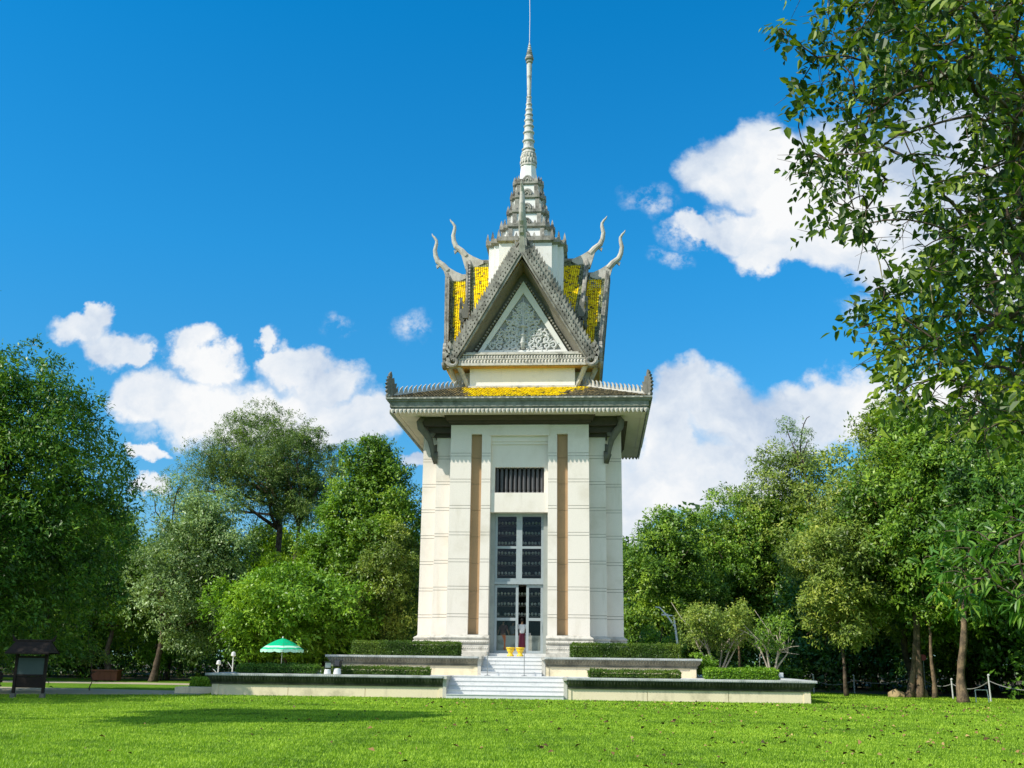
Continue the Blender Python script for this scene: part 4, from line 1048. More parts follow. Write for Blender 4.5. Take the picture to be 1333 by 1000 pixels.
# =================================================================== PEOPLE (seen through the glass doors)
def skin_obj(name, verts, edges, radii, m_, parent, sub=2, root=0):
    me = bpy.data.meshes.new(name); me.from_pydata([Vector(v) for v in verts], edges, []); me.materials.append(m_)
    o = bpy.data.objects.new(name, me); COL.objects.link(o); o.parent = parent
    md = o.modifiers.new('skin', 'SKIN'); md.use_smooth_shade = True
    for i, r_ in enumerate(radii):
        sv = me.skin_vertices[0].data[i]; sv.radius = (r_, r_) if not hasattr(r_, '__len__') else r_; sv.use_root = (i == root)
    s_ = o.modifiers.new('sub', 'SUBSURF'); s_.levels = sub; s_.render_levels = sub
    return o
SKIN = plain('skin', (.30, .17, .10), .55, 0, .3, .05); HAIR = plain('hair', (.015, .012, .010), .5)
def person(loc, rz, h, top, bottom, label, bag=None, arms=((.30, .05), (.28, -.02)), skirt=False, sleeve=.5):
    """standing figure, 1.7 m reference height; arms = (outward, forward) of each hand"""
    r = empty('person', loc, rz=rz, label=label, cat='person'); k = h/1.7; r.scale = (k, k, k)
    V = [(0, 0, .95), (0, 0, 1.12), (0, .0, 1.32), (0, .01, 1.43), (0, 0, 1.50), (0, -.015, 1.58)]; R = [(.15, .10), (.13, .095), (.165, .10), (.08, .07), (.052, .052), (.05, .06)]; E_ = [(0, 1), (1, 2), (2, 3), (3, 4), (4, 5)]
    for s in (-1, 1):
        b = len(V); V += [(s*.09, 0, .88), (s*.10, -.01, .50), (s*.10, .02, .09), (s*.105, -.12, .035)]; R += [.085, .058, .038, .032]; E_ += [(0, b), (b, b+1), (b+1, b+2), (b+2, b+3)]
        a = arms[0] if s < 0 else arms[1]
        b = len(V); hx, hy = s*(.20+a[0]*.3), -a[1]
        V += [(s*.19, 0, 1.40), (s*(.21+a[0]*.15), .03-a[1]*.2, 1.14), (hx+s*.03, hy, .92 + a[1]*.6), (hx+s*.03, hy-.02, .85+a[1]*.65)]; R += [.052, .040, .026, (.034, .016)]; E_ += [(2, b), (b, b+1), (b+1, b+2), (b+2, b+3)]
        p = b+3; px, py, pz = V[p]
        for q_, (dx, L) in enumerate(((-.022, .065), (-.007, .078), (.008, .072), (.022, .058))):
            b = len(V); V += [(px+dx*.3, py+dx, pz-.045), (px+dx*.3, py+dx-.012, pz-.045-L)]; R += [.0085, .0075]; E_ += [(p, b), (b, b+1)]
        b = len(V); V += [(px, py-.035, pz-.01), (px, py-.045, pz-.05)]; R += [.010, .008]; E_ += [(p, b), (b, b+1)]
    skin_obj('body', V, E_, R, SKIN, r)
    # head with face
    bm = bmesh.new(); bmesh.ops.create_icosphere(bm, subdivisions=4, radius=1)
    for v in bm.verts:
        x, y, z = v.co; X, Y, Z_ = x*.075, y*.095, z*.115
        if z < 0: X *= 1-.28*z*z; 
        if y < 0 and z < -.2: Y *= .92
        if y < -.6:
            if abs(x) < .16 and -.35 < z < .15: Y -= .022*(1-abs(x)/.16)*(.6-z)     # nose
            for ex in (-.36, .36):
                d = math.hypot(x-ex, z-.08); 
                if d < .2: Y += .014*(1-d/.2)                                    # eye sockets
            if abs(x) < .28 and abs(z+.52) < .08: Y -= .006                        # lips
        v.co = (X, Y, Z_)
    me = bpy.data.meshes.new('head'); bm.to_mesh(me); bm.free(); me.materials.append(SKIN); me.polygons.foreach_set('use_smooth', [True]*len(me.polygons))
    o = bpy.data.objects.new('head', me); COL.objects.link(o); o.parent = r; o.location = (0, -.02, 1.645)
    for s in (-1, 1):
        mb = MB(); mb.lathe([(.004, -.03), (.014, -.02), (.017, 0), (.014, .02), (.004, .028)], 8, sq=1.6); e = mb.build('ear', SKIN, o, smooth=True); e.location = (s*.076, .005, -.005)
        mb = MB(); mb.lathe([(.002, -.009), (.009, -.004), (.009, .004), (.002, .009)], 8); e = mb.build('eye', BLACK, o); e.location = (s*.028, -.083, .010)
    mb = MB(); mb.lathe([(.083, -.05), (.095, .0), (.092, .05), (.07, .10), (.03, .128), (.004, .132)], 20, (0, .018), sq=1.12)
    mb.build('hair', HAIR, o, smooth=True)
    # clothes follow the body
    T = [(0, 0, .90), (0, 0, 1.12), (0, 0, 1.33), (0, .01, 1.43)]; TR = [(.165, .12), (.15, .112), (.185, .118), (.095, .08)]; TE = [(0, 1), (1, 2), (2, 3)]
    for s in (-1, 1):
        a = arms[0] if s < 0 else arms[1]; b = len(T)
        e1 = Vector((s*.19, 0, 1.40)); e2 = Vector((s*(.21+a[0]*.15), .03-a[1]*.2, 1.14)); e3 = e1.lerp(e2, .35+sleeve)
        T += [tuple(e1), tuple(e3)]; TR += [.068, .058]; TE += [(2, b), (b, b+1)]
    skin_obj('shirt', T, TE, TR, top, r, 2)
    if skirt:
        mb = MB(); pr = [(.13, 1.0), (.175, .93), (.19, .8), (.20, .55), (.215, .30), (.20, .28)]; mb.lathe(pr, 24, sq=.8); mb.build('skirt', bottom, r, smooth=True)
    else:
        T = [(0, 0, .98), (0, 0, .90)]; TR = [(.15, .11), (.165, .125)]; TE = [(0, 1)]
        for s in (-1, 1):
            b = len(T); T += [(s*.095, 0, .82), (s*.10, -.01, .50), (s*.10, .02, .11)]; TR += [.105, .085, .075]; TE += [(1, b), (b, b+1), (b+1, b+2)]
        skin_obj('trousers', T, TE, TR, bottom, r, 2)
    if bag:
        mb = MB(); mb.box(-.14, .14, -.05, .05, .70, 1.02); mb.slab([(-.14, .70), (.14, .70), (.11, .62), (-.11, .62)], .09, lambda a, b_, c: (a, c, b_))
        o = mb.build('tote_bag', bag, label=None); o.location = (loc[0]+.30*k, loc[1]+.05, loc[2]); o.scale = (k, k, k)
        tag(o, 'pale cloth tote bag hanging at the side of the person in the white shirt', 'bag')
        s2 = MB(); s2.tube([(-.10, 0, 1.02), (-.12, 0, 1.3), (-.12, .02, 1.46)], .010, 6); s2.build('strap', bag, o)
    return r
person((-.80, -4.30, 1.935), PI*.9, 1.62, plain('dark_red_top', (.10, .03, .03), .8), plain('orange_trousers', (.85, .20, .05), .8), 'person in dark red top and orange trousers inside the left glass door')
person((-.32, -4.15, 1.935), 2.4, 1.58, plain('patterned_top', (.25, .25, .25), .8, 0, .3, .9, 40), plain('black_trousers', (.02, .02, .025), .8), 'person in mottled grey top and black trousers between the other two inside the doorway')
person((.16, -4.30, 1.935), PI, 1.66, plain('white_shirt', (.85, .82, .80), .8), plain('maroon_skirt', (.16, .02, .04), .8), 'person in white shirt and maroon skirt seen in the open gap of the glass doors', bag=plain('pale_cloth', (.72, .60, .58), .9), skirt=True)

# =================================================================== FLORA
RNG = np.random.default_rng(12)
def fbm(P, f, seed=0):
    r = np.random.default_rng(seed); s = np.zeros(len(P))
    for i in range(7):
        k = r.normal(size=3); k /= np.linalg.norm(k); s += np.sin(P@k*f*(1+.35*i) + r.uniform(0, 6.28))/(1+.25*i)
    return s/3.2
def unit(a): return a/np.maximum(np.linalg.norm(a, axis=1, keepdims=True), 1e-9)
def leaf_quads(P, D, N, L, Wd, fold=.25):
    """folded rhombic leaves; P base, D axis, N approx normal, L length, Wd half width -> (n,4,3)"""
    Wv = unit(np.cross(D, N)); Nn = np.cross(Wv, D)
    L = L[:, None]; Wd = Wd[:, None]
    mid = P + D*L*.42
    return np.stack([P, mid + Wv*Wd + Nn*Wd*fold, P + D*L - Nn*L*.10, mid - Wv*Wd + Nn*Wd*fold], axis=1)
def lobes_for(shape, cx, cy, bot, top, r, n, rng):
    L = []; h = top-bot
    for i in range(n):
        t = (i+.5)/n
        if shape == 'cone': rad = r*min(1, .25+1.15*(1-t)**.8 if t > .25 else .75+t); 
        elif shape == 'flat': rad = r*(.55+.45*math.sin(PI*min(1, t*1.2+.1)))
        elif shape == 'column': rad = r*math.sin(PI*min(.92, t*.9+.12))**.5
        else: rad = r*math.sqrt(max(.08, 1-(2*t-1)**2))
        a = i*2.39996 + rng.uniform(-.4, .4); lr = r*rng.uniform(.26, .42)*(.8 if t > .8 else 1)
        q = max(0, rad-lr*.75)*rng.uniform(.55, 1.05)
        L.append((cx+q*math.cos(a), cy+q*math.sin(a), bot+lr*.6+t*(h-lr*1.5), lr*rng.uniform(.9, 1.2), lr*rng.uniform(.62, .9)))
    return L
def foliage(lobes, n_twigs, per, size, asp, rng, droop=.15, gap=-.35, gapf=.9, spread=.8, shell=.75, jitter=1.0, upb=.5):
    A = np.array(lobes); w = A[:, 3]**2; w /= w.sum()
    idx = rng.choice(len(A), n_twigs, p=w); C = A[idx, :3]; R_ = A[idx, 3]; Rz = A[idx, 4]
    ns = 15; sd = unit(rng.normal(size=(len(A)*ns, 3)) + np.array([0, 0, .3])); si = idx*ns + rng.integers(0, ns, n_twigs)
    d0 = sd[si]; sr = (rng.random(len(A)*ns)*.22+.26)[si]; rr = (.62+.30*rng.random(len(A)*ns))[si]
    d1 = unit(rng.normal(size=(n_twigs, 3)) + d0*.5 + np.array([0, 0, .35])); q_ = sr*(.55+.55*rng.random(n_twigs)**.5)
    RR = np.stack([R_, R_, Rz], 1); P = C + d0*RR*rr[:, None] + d1*(R_*q_)[:, None]; d = unit(d0*.4+d1*.8)
    g = fbm(P, gapf*2.2, 3) ; keep = g > gap; P = P[keep]; d = d[keep]
    tw = np.clip(.5 + .33*fbm(P, .9, 9) + rng.normal(0, .14, len(P)), 0, 1)
    n = len(P)
    dirs = unit(d*.7 + rng.normal(0, .45, (n, 3)) + np.array([0, 0, .1]))
    Pl = np.repeat(P, per, 0); Dl = np.repeat(dirs, per, 0); m = n*per
    k = np.tile(np.arange(per), n)/per
    side = rng.normal(size=(m, 3)); side = unit(side - Dl*np.sum(side*Dl, 1, keepdims=True))
    ax = unit(Dl*(.35+.5*k[:, None]) + side*spread + np.array([0, 0, -droop]))
    base = Pl + Dl*(k*size*1.6)[:, None] + rng.normal(0, size*.35*jitter, (m, 3))
    Nn = unit(np.array([-.5, -.32, upb+.25]) + rng.normal(0, .34, (m, 3)) + np.repeat(d, per, 0)*.5)
    L = size*rng.uniform(.65, 1.25, m)
    V = leaf_quads(base, ax, Nn, L, L*asp*.5*rng.uniform(.8, 1.15, m))
    t = np.clip(np.repeat(tw, per) + rng.normal(0, .16, m), 0, 1)
    return V, t
def limb(mb, a, b, r0, r1, rng, n=7, sag=.12):
    a = np.array(a, float); b = np.array(b, float); L = np.linalg.norm(b-a); pts = []; rad = []
    o1 = rng.normal(0, L*.06, 3); o2 = rng.normal(0, L*.05, 3)
    for i in range(n):
        t = i/(n-1); p = a+(b-a)*t + o1*math.sin(PI*t) + o2*math.sin(2*PI*t) + np.array([0, 0, sag*L*math.sin(PI*t)*(.5)])
        pts.append(tuple(p)); rad.append(r0+(r1-r0)*t)
    mb.tube(pts, rad, 7); return pts
def tree(name, x, y, top, r, bot, m_, label, shape='round', nl=26, twigs=5000, per=6, size=.22, asp=.5, seed=0, trunk=.25, bark=None, lean=(0, 0), cat='tree', group=None, base=None, nlimb=9, twin=False, **kw):
    rng = np.random.default_rng(seed+100)
    root = empty(name, (x, y, 0), label=label, cat=cat, group=group)
    Lb = lobes_for(shape, lean[0], lean[1], bot, top, r, nl, rng)
    V, t = foliage(Lb, twigs, per, size, asp, rng, **kw)
    quads('crown', V, t, m_, root)
    mb = MB(); bx, by = base or (0, 0)
    fork = bot + (top-bot)*(.18 if nlimb else .5)
    tp = (bx*.85+lean[0]*.6, by*.85+lean[1]*.6, fork)
    for tw_ in range(2 if twin else 1):
        ox = -.55*tw_ - (0 if not twin else -.1); n = 16; pts = []; rad = []
        wk = min(1, fork/4.5); o1 = rng.normal(0, .22*wk, 2); o2 = rng.normal(0, .10*wk, 2)
        for i in range(n):
            t_ = i/(n-1); pts.append((bx+ox*(1-.4*t_)+(tp[0]-bx)*t_+o1[0]*math.sin(PI*t_)+o2[0]*math.sin(3*PI*t_), by+(tp[1]-by)*t_+o1[1]*math.sin(PI*t_)+o2[1]*math.sin(2.5*PI*t_), -.05+(fork+.05)*t_)); rad.append(trunk*((1.42, 1.18, 1.06)[i] if i < 3 else 1-.5*t_)*(1+rng.normal(0, .07)))
        mb.tube(pts, rad, 12)
    mb.build('trunk', bark or BARK, root, smooth=True)
    if nlimb:
        idx = rng.choice(len(Lb), min(nlimb, len(Lb)), replace=False); mb = MB()
        for i in idx:
            c = Lb[i]; st_ = (tp[0], tp[1], fork*rng.uniform(.85, 1.0)); pts = limb(mb, st_, c[:3], trunk*.42, .03, rng)
            for q_ in range(3):
                j = 3+q_; e = np.array(pts[j])+rng.normal(0, c[3]*.7, 3); limb(mb, pts[j], e, trunk*.15, .012, rng, 4)
        mb.build('limbs', bark or BARK, root, smooth=True)
    return root
G_DEEP = leafmat('leaf_deep', (.014, .042, .008), (.07, .175, .018), (.24, .38, .035))
G_MID = leafmat('leaf_mid', (.018, .055, .008), (.135, .265, .022), (.37, .50, .04))
G_BRIGHT = leafmat('leaf_bright', (.025, .075, .008), (.15, .31, .016), (.34, .50, .035))
G_OLIVE = leafmat('leaf_olive', (.045, .075, .014), (.19, .28, .04), (.47, .50, .075))
G_GREY = leafmat('leaf_greygreen', (.035, .075, .025), (.19, .29, .09), (.42, .56, .22))
G_FEATH = leafmat('leaf_feathery', (.025, .06, .014), (.13, .21, .04), (.28, .38, .065))
G_FORE = leafmat('leaf_overhang', (.010, .030, .007), (.06, .12, .014), (.33, .42, .035), .36, .45)
G_HEDGE = leafmat('leaf_hedge', (.02, .055, .008), (.075, .15, .016), (.22, .30, .035))

T = tree
G_LEFT = leafmat('leaf_left', (.010, .034, .006), (.07, .18, .018), (.30, .47, .04))
T('broadleaf_tree', -22.9, -14.0, 15.0, 6.9, 1.3, G_LEFT, 'large dense dark green tree filling the left edge above the information board', 'column', 46, 17000, 8, .24, .36, 1, .34, nlimb=8, gap=-.42, gapf=.8)
T('feathery_tree', -22.6, 22, 21.2, 8.2, 11.2, G_FEATH, 'tall tree with flat feathery open crown, sky showing between its limbs, left of the stupa', 'flat', 24, 15000, 9, .20, .30, 2, .36, base=(2.2, 0), nlimb=12, gap=-.15, gapf=.55, spread=.9)
T('feathery_tree', -18.2, 19, 19.0, 3.6, 11.0, G_FEATH, 'smaller feathery crown joining the tall open tree to the cone shaped tree', 'round', 12, 5000, 8, .20, .32, 21, .22, nlimb=7, gap=-.1)
T('conical_tree', -11.2, 11.0, 16.3, 4.7, 1.5, G_MID, 'dense cone shaped green tree close to the left side of the stupa', 'cone', 46, 15000, 7, .24, .45, 3, .25, nlimb=4, gap=-.5)
T('climber_covered_tree', -13.6, 10.0, 12.0, 1.9, 3.0, G_BRIGHT, 'narrow lime green tree on the left flank of the cone shaped tree', 'column', 14, 3600, 7, .18, .5, 4, .15, nlimb=3)
T('mango_tree', -14.4, 4.6, 7.1, 4.9, 1.3, G_BRIGHT, 'low round bright green tree spreading above the green parasol', 'round', 34, 8500, 7, .25, .46, 5, .22, nlimb=6, gap=-.45)
T('mango_tree', -17.0, 5.4, 5.6, 2.6, 1.2, G_BRIGHT, 'small rounded bright green tree drooping left of the green parasol', 'round', 14, 3200, 7, .19, .46, 6, .14, nlimb=4)
T('yellowing_tree', -9.2, 7.6, 10.2, 2.9, 1.6, G_OLIVE, 'dark tree flecked with yellow leaves between the parasol tree and the stupa base', 'column', 20, 4600, 7, .18, .45, 7, .16, nlimb=4)
T('pale_leaved_tree', -21.6, 8.4, 12.2, 4.4, 1.6, G_GREY, 'greyish green tree with loose drooping leaves left of the low round bright tree', 'column', 30, 7000, 7, .24, .42, 8, .24, base=(-2.4, 0), nlimb=8, gap=-.25, droop=.35)
T('sparse_tree', -25.4, 14, 14.4, 3.0, 8.6, G_GREY, 'thin airy tree top with scattered leaves against the sky beside the large left tree', 'round', 12, 1300, 6, .22, .42, 9, .16, nlimb=10, gap=-.1, shell=.4)
T('shady_tree', -28.8, 11.5, 10.2, 4.0, 1.9, G_MID, 'shaded tree with two dark trunks beyond the left path behind the brown box', 'column', 24, 5500, 7, .24, .42, 10, .24, base=(1.2, -1.6), nlimb=6)
T('shrub', -25.0, 12.0, 3.2, 1.3, .3, G_BRIGHT, 'sunlit bright green shrub under the shaded trees at the left path', 'round', 9, 1100, 6, .16, .45, 11, .05, cat='shrub', nlimb=3)
T('sapling', -19.6, -9.5, 2.2, .65, .6, G_OLIVE, 'small pale sapling just right of the information board', 'round', 6, 320, 6, .12, .45, 12, .03, cat='sapling', nlimb=3)
T('sapling', -22.9, 12.0, 2.6, .7, .5, G_BRIGHT, 'slim leafy sapling right of the straight dark trunk by the left path', 'column', 7, 360, 6, .16, .35, 13, .03, cat='sapling', nlimb=3)
# right side
T('broadleaf_tree', 8.8, 16.5, 12.3, 4.1, 1.2, G_MID, 'round topped green tree touching the right side of the stupa', 'column', 28, 7500, 7, .25, .45, 14, .22, nlimb=5, gap=-.4)
T('broadleaf_tree', 14.6, 24.0, 15.0, 4.9, 1.4, G_MID, 'green tree with spiky top behind the multi-stemmed small tree right of the stupa', 'column', 28, 7500, 7, .25, .45, 15, .2, nlimb=6, gap=-.35)
T('olive_tree', 19.2, 25.0, 19.0, 6.4, 2.2, G_OLIVE, 'tall yellow-olive leaved tree in the middle of the right-hand grove', 'column', 36, 9500, 7, .25, .45, 16, .24, nlimb=8, gap=-.35)
T('olive_tree', 19.6, 22.0, 20.6, 2.2, 16.0, G_GREY, 'thin twiggy tree top with sparse leaves standing above the right-hand grove', 'round', 6, 520, 6, .18, .4, 17, .14, nlimb=6, gap=-.1, shell=.3)
T('broadleaf_tree', 21.0, 2.6, 16.6, 5.0, 2.6, G_OLIVE, 'tall dense olive green tree left of the twin trunks in the right grove', 'column', 38, 10000, 7, .25, .45, 18, .22, nlimb=8, gap=-.4)
T('olive_tree', 16.7, -1.2, 9.6, 3.3, 2.4, G_OLIVE, 'lower yellow-olive tree leaning over the dark gap behind the right end of the terrace', 'round', 20, 5200, 7, .22, .42, 24, .11, nlimb=7, gap=-.35)
T('twin_trunk_tree', 21.8, -1.8, 15.4, 4.8, 3.3, G_MID, 'green tree on twin brown trunks at the right end of the lawn', 'column', 36, 10000, 7, .26, .45, 19, .165, base=(-1.75, -.2), twin=True, bark=stone('warm_bark', (.25, .175, .10), (.06, .045, .032), .9, 3, True, .95, 1.0, 16, 11, (.36, .62)), nlimb=8, gap=-.4)
T('slanting_tree', 24.4, -8.4, 14.2, 5.0, 3.2, G_DEEP, 'dark green tree on a slanting sunlit trunk near the right picture edge', 'column', 36, 9500, 7, .27, .45, 20, .20, base=(-4.3, -.4), bark=bpy.data.materials['warm_bark'], nlimb=8)
T('broadleaf_tree', 25.8, -13.5, 12.0, 4.2, 2.6, G_DEEP, 'dark tree with short stubby trunk at the far right edge of the lawn', 'column', 26, 6000, 7, .22, .45, 22, .24, base=(-3.6, .9), nlimb=6)
T('slender_tree', 20.7, -2.6, 6.5, 1.5, 3.4, G_DEEP, 'slender dark tree with forked stem between twin trunks and slanting trunk', 'round', 9, 1100, 6, .2, .45, 23, .12, bark=bpy.data.materials['warm_bark'], nlimb=6)
def multistem(x, y, top, r, bot, m_, label, seed, stems=6, size=.15, tw=1700):
    rng = np.random.default_rng(seed); root = empty('multistem_tree', (x, y, .90), label=label, cat='small tree')
    Lb = lobes_for('round', 0, 0, bot, top, r, 16, rng); V, t = foliage(Lb, tw, 6, size, .4, rng, gap=-.1, shell=.4)
    quads('crown', V, t, m_, root)
    for i in range(stems):
        a = 2*PI*i/stems+rng.uniform(-.3, .3); mb = MB(); e = (r*.62*math.cos(a), r*.4*math.sin(a), bot+(top-bot)*.45)
        k = (r*.18*math.cos(a), r*.12*math.sin(a), .55)
        pts = [(.06*math.cos(a), .06*math.sin(a), 0), k, tuple((np.array(k)+np.array(e))/2+rng.normal(0, .08, 3)), e]
        mb.tube(pts, [.055, .045, .032, .012], 8)
        for q_ in range(3): limb(mb, pts[2], np.array(e)+rng.normal(0, .5, 3), .03, .01, rng, 4)
        mb.build('stem', BARKL, root, smooth=True)
multistem(9.75, -5.6, 3.75, 2.1, .95, G_OLIVE, 'small multi-stemmed tree with pale bare stems and yellow-green crown behind the right hedge', 31, 6, .15, 3000)
multistem(12.2, -6.4, 3.2, 1.35, 1.0, G_MID, 'small tree with many pale upright stems at the end of the right hedge', 32, 6, .13, 800)
T('young_tree', 10.75, -5.0, 4.6, .7, 2.5, G_OLIVE, 'young tree with one straight reddish stem behind the right low hedge', 'round', 6, 420, 6, .15, .4, 33, .07, bark=bpy.data.materials['warm_bark'], nlimb=4)
T('shrub', 7.4, 3.6, 4.0, 1.5, .6, G_BRIGHT, 'bright green shrub between the stupa and the forked white pole', 'round', 9, 1200, 6, .17, .45, 34, .06, cat='shrub', nlimb=3)
T('shrub', 8.9, -7.0, 2.4, .75, .9, G_BRIGHT, 'small loose bush at the right end of the clipped upper hedge', 'round', 6, 520, 6, .10, .5, 35, .03, cat='shrub', nlimb=2)
# trees of the grove behind: three built, copied
BACK = []
for i, (m_, sh) in enumerate(((G_DEEP, 'column'), (G_MID, 'column'), (G_OLIVE, 'round'))):
    BACK.append(tree('grove_tree', 0, 0, 13.5, 5.2, .9, m_, 'tree of the dense dark grove behind', sh, 34, 6500, 6, .34, .5, 40+i, .25, nlimb=5, gap=-.5))
bpos = [(-38, 6, 1.15, 0), (-34, 20, 1.0, 1), (-31, 31, 1.0, 0), (-24, 33, .92, 1), (-17, 31, .85, 0), (-10, 30, .85, 1), (-3, 32, .8, 0), (-46, 14, 1.2, 1), (-42, 32, 1.1, 0), (-13, 18, .72, 0), (-19, 15.5, .66, 1), (-6, 20, .66, 0),
        (6, 26, .80, 0), (12, 27, .85, 1), (18, 24, .98, 0), (24, 22, 1.1, 2), (30, 16, 1.15, 0), (26, 9, 1.1, 1), (31, 3, 1.1, 0), (36, -4, 1.1, 1), (33, -12, 1.0, 0), (40, 8, 1.2, 2), (20, 14, .85, 0), (36, 20, 1.2, 1)]
first = [True]*3
for i, (x, y, sc, kd) in enumerate(bpos):
    o = BACK[kd] if first[kd] else copy_tree(BACK[kd]); first[kd] = False
    o.location = (x, y, 0); o.scale = (sc, sc, sc*(1+.06*math.sin(i*5))); o.rotation_euler = (0, 0, i*1.7)
    sidet = 'left of the stupa' if x < 0 else 'right of the stupa'
    o['label'] = ['dark', 'mid green', 'olive'][kd] + ' tree of the dense grove standing behind everything ' + sidet; o['group'] = 'grove trees behind, ' + sidet
# dark undergrowth under the grove
ug = []; rng = np.random.default_rng(77)
for (x0, x1, y0, y1, n) in ((-50, -6, 15, 30, 70), (6, 17, 14, 24, 22), (16, 45, 6, 26, 60), (24, 42, -14, 4, 30)):
    for i in range(n):
        r_ = rng.uniform(1.0, 2.2); ug.append((rng.uniform(x0, x1), rng.uniform(y0, y1), r_*.5, r_, r_*rng.uniform(.8, 1.5)))
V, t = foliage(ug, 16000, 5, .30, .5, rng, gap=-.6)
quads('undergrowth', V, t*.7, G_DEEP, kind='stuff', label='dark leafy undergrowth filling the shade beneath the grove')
mb = MB()
for (a, b) in (((-110, 60), (110, 60)),):
    pass
V, t = foliage([(x, 62+6*math.sin(x), 6, 7, 8+2*math.sin(x*1.3)) for x in range(-110, 111, 6)] + [(-62-4*math.sin(y), y, 5, 7, 8) for y in range(-30, 60, 6)] + [(66+4*math.sin(y), y, 5, 7, 8) for y in range(-30, 60, 6)], 26000, 4, .8, .6, rng, gap=-.9, shell=.6)
quads('distant_woods', V, t*.8, G_DEEP, kind='stuff', label='far wood closing the view behind the grove')
T('park_tree', -29.5, -26.5, 15, 6.8, 3.5, G_MID, 'broad tree outside the left edge shading the information board and the near path', 'round', 26, 6500, 7, .26, .45, 52, .3, nlimb=6)
# off-frame tree whose shadow lies on the lawn
T('lawn_shade_tree', -17.6, -35.6, 14.6, 3.7, 9.6, G_MID, 'tall tree outside the left edge throwing its shadow on the lawn', 'flat', 16, 11000, 7, .26, .5, 51, .22, lean=(1.4, .6), nlimb=7, gap=-.6)

# ---- clipped hedges
def hedge(x0, x1, y0, y1, z0, z1, label, n, name='hedge', size=.055, m_=None, seed=0):
    root = empty(name, ((x0+x1)/2, (y0+y1)/2, z0), label=label, cat='hedge'); rng = np.random.default_rng(seed+500)
    hx, hy, hz = (x1-x0)/2, (y1-y0)/2, z1-z0
    mb = MB(); mb.box(-hx+.10, hx-.10, -hy+.10, hy-.10, 0, hz-.10); mb.build('core', DARKLEAF, root)
    area = np.array([2*hx*hz, 2*hx*2*hy, 2*hy*hz, 2*hy*hz, 2*hx*hz*.3]); k = rng.choice(5, n, p=area/area.sum()); u = rng.random((n, 2))
    P = np.zeros((n, 3)); N = np.zeros((n, 3))
    for f, (fn, nn) in enumerate((((lambda u: np.stack([-hx+2*hx*u[:, 0], -hy+0*u[:, 0], hz*u[:, 1]], 1)), (0, -1, .3)), ((lambda u: np.stack([-hx+2*hx*u[:, 0], -hy+2*hy*u[:, 1], hz+0*u[:, 0]], 1)), (0, 0, 1)),
                                  ((lambda u: np.stack([-hx+0*u[:, 0], -hy+2*hy*u[:, 0], hz*u[:, 1]], 1)), (-1, 0, .3)), ((lambda u: np.stack([hx+0*u[:, 0], -hy+2*hy*u[:, 0], hz*u[:, 1]], 1)), (1, 0, .3)), ((lambda u: np.stack([-hx+2*hx*u[:, 0], hy+0*u[:, 0], hz*u[:, 1]], 1)), (0, 1, .3)))):
        s = k == f; P[s] = fn(u[s]); N[s] = nn
    bump = fbm(P+np.array([x0, y0, 0]), 5, 2)*.06 + np.abs(rng.normal(0, .045, n))-.03; P += unit(N)*bump[:, None]
    ax = unit(unit(N)*.5 + rng.normal(0, .6, (n, 3)) + np.array([0, 0, .35])); Nn = unit(N + rng.normal(0, .5, (n, 3)))
    L = size*rng.uniform(.7, 1.4, n); V = leaf_quads(P - ax*L[:, None]*.4, ax, Nn, L, L*.28)
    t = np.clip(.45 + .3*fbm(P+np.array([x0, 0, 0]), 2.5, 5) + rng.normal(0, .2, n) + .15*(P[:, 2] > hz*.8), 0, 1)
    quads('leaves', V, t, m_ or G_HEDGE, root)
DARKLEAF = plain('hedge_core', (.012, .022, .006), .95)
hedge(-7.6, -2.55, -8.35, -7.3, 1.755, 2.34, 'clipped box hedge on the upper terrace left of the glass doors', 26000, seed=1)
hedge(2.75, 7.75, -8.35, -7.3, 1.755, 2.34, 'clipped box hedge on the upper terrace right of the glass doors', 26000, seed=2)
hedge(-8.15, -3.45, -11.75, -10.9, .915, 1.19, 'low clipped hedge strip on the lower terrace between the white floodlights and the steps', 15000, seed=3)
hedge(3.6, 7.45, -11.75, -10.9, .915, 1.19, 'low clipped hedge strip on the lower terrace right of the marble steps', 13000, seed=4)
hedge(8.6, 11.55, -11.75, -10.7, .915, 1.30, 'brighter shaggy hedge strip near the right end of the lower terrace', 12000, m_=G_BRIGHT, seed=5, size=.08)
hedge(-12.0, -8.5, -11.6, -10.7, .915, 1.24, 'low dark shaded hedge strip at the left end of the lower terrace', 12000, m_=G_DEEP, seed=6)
hedge(-14.5, -13.3, -10.3, -9.6, 0, .62, 'low green hedge left of the lower terrace corner above the beige kerb', 9000, m_=G_BRIGHT, seed=7, size=.08)
hedge(6.9, 15.5, 4.2, 5.4, 0, 1.25, 'long dark hedge behind the right terrace under the small trees', 9000, m_=G_DEEP, seed=8, size=.12)
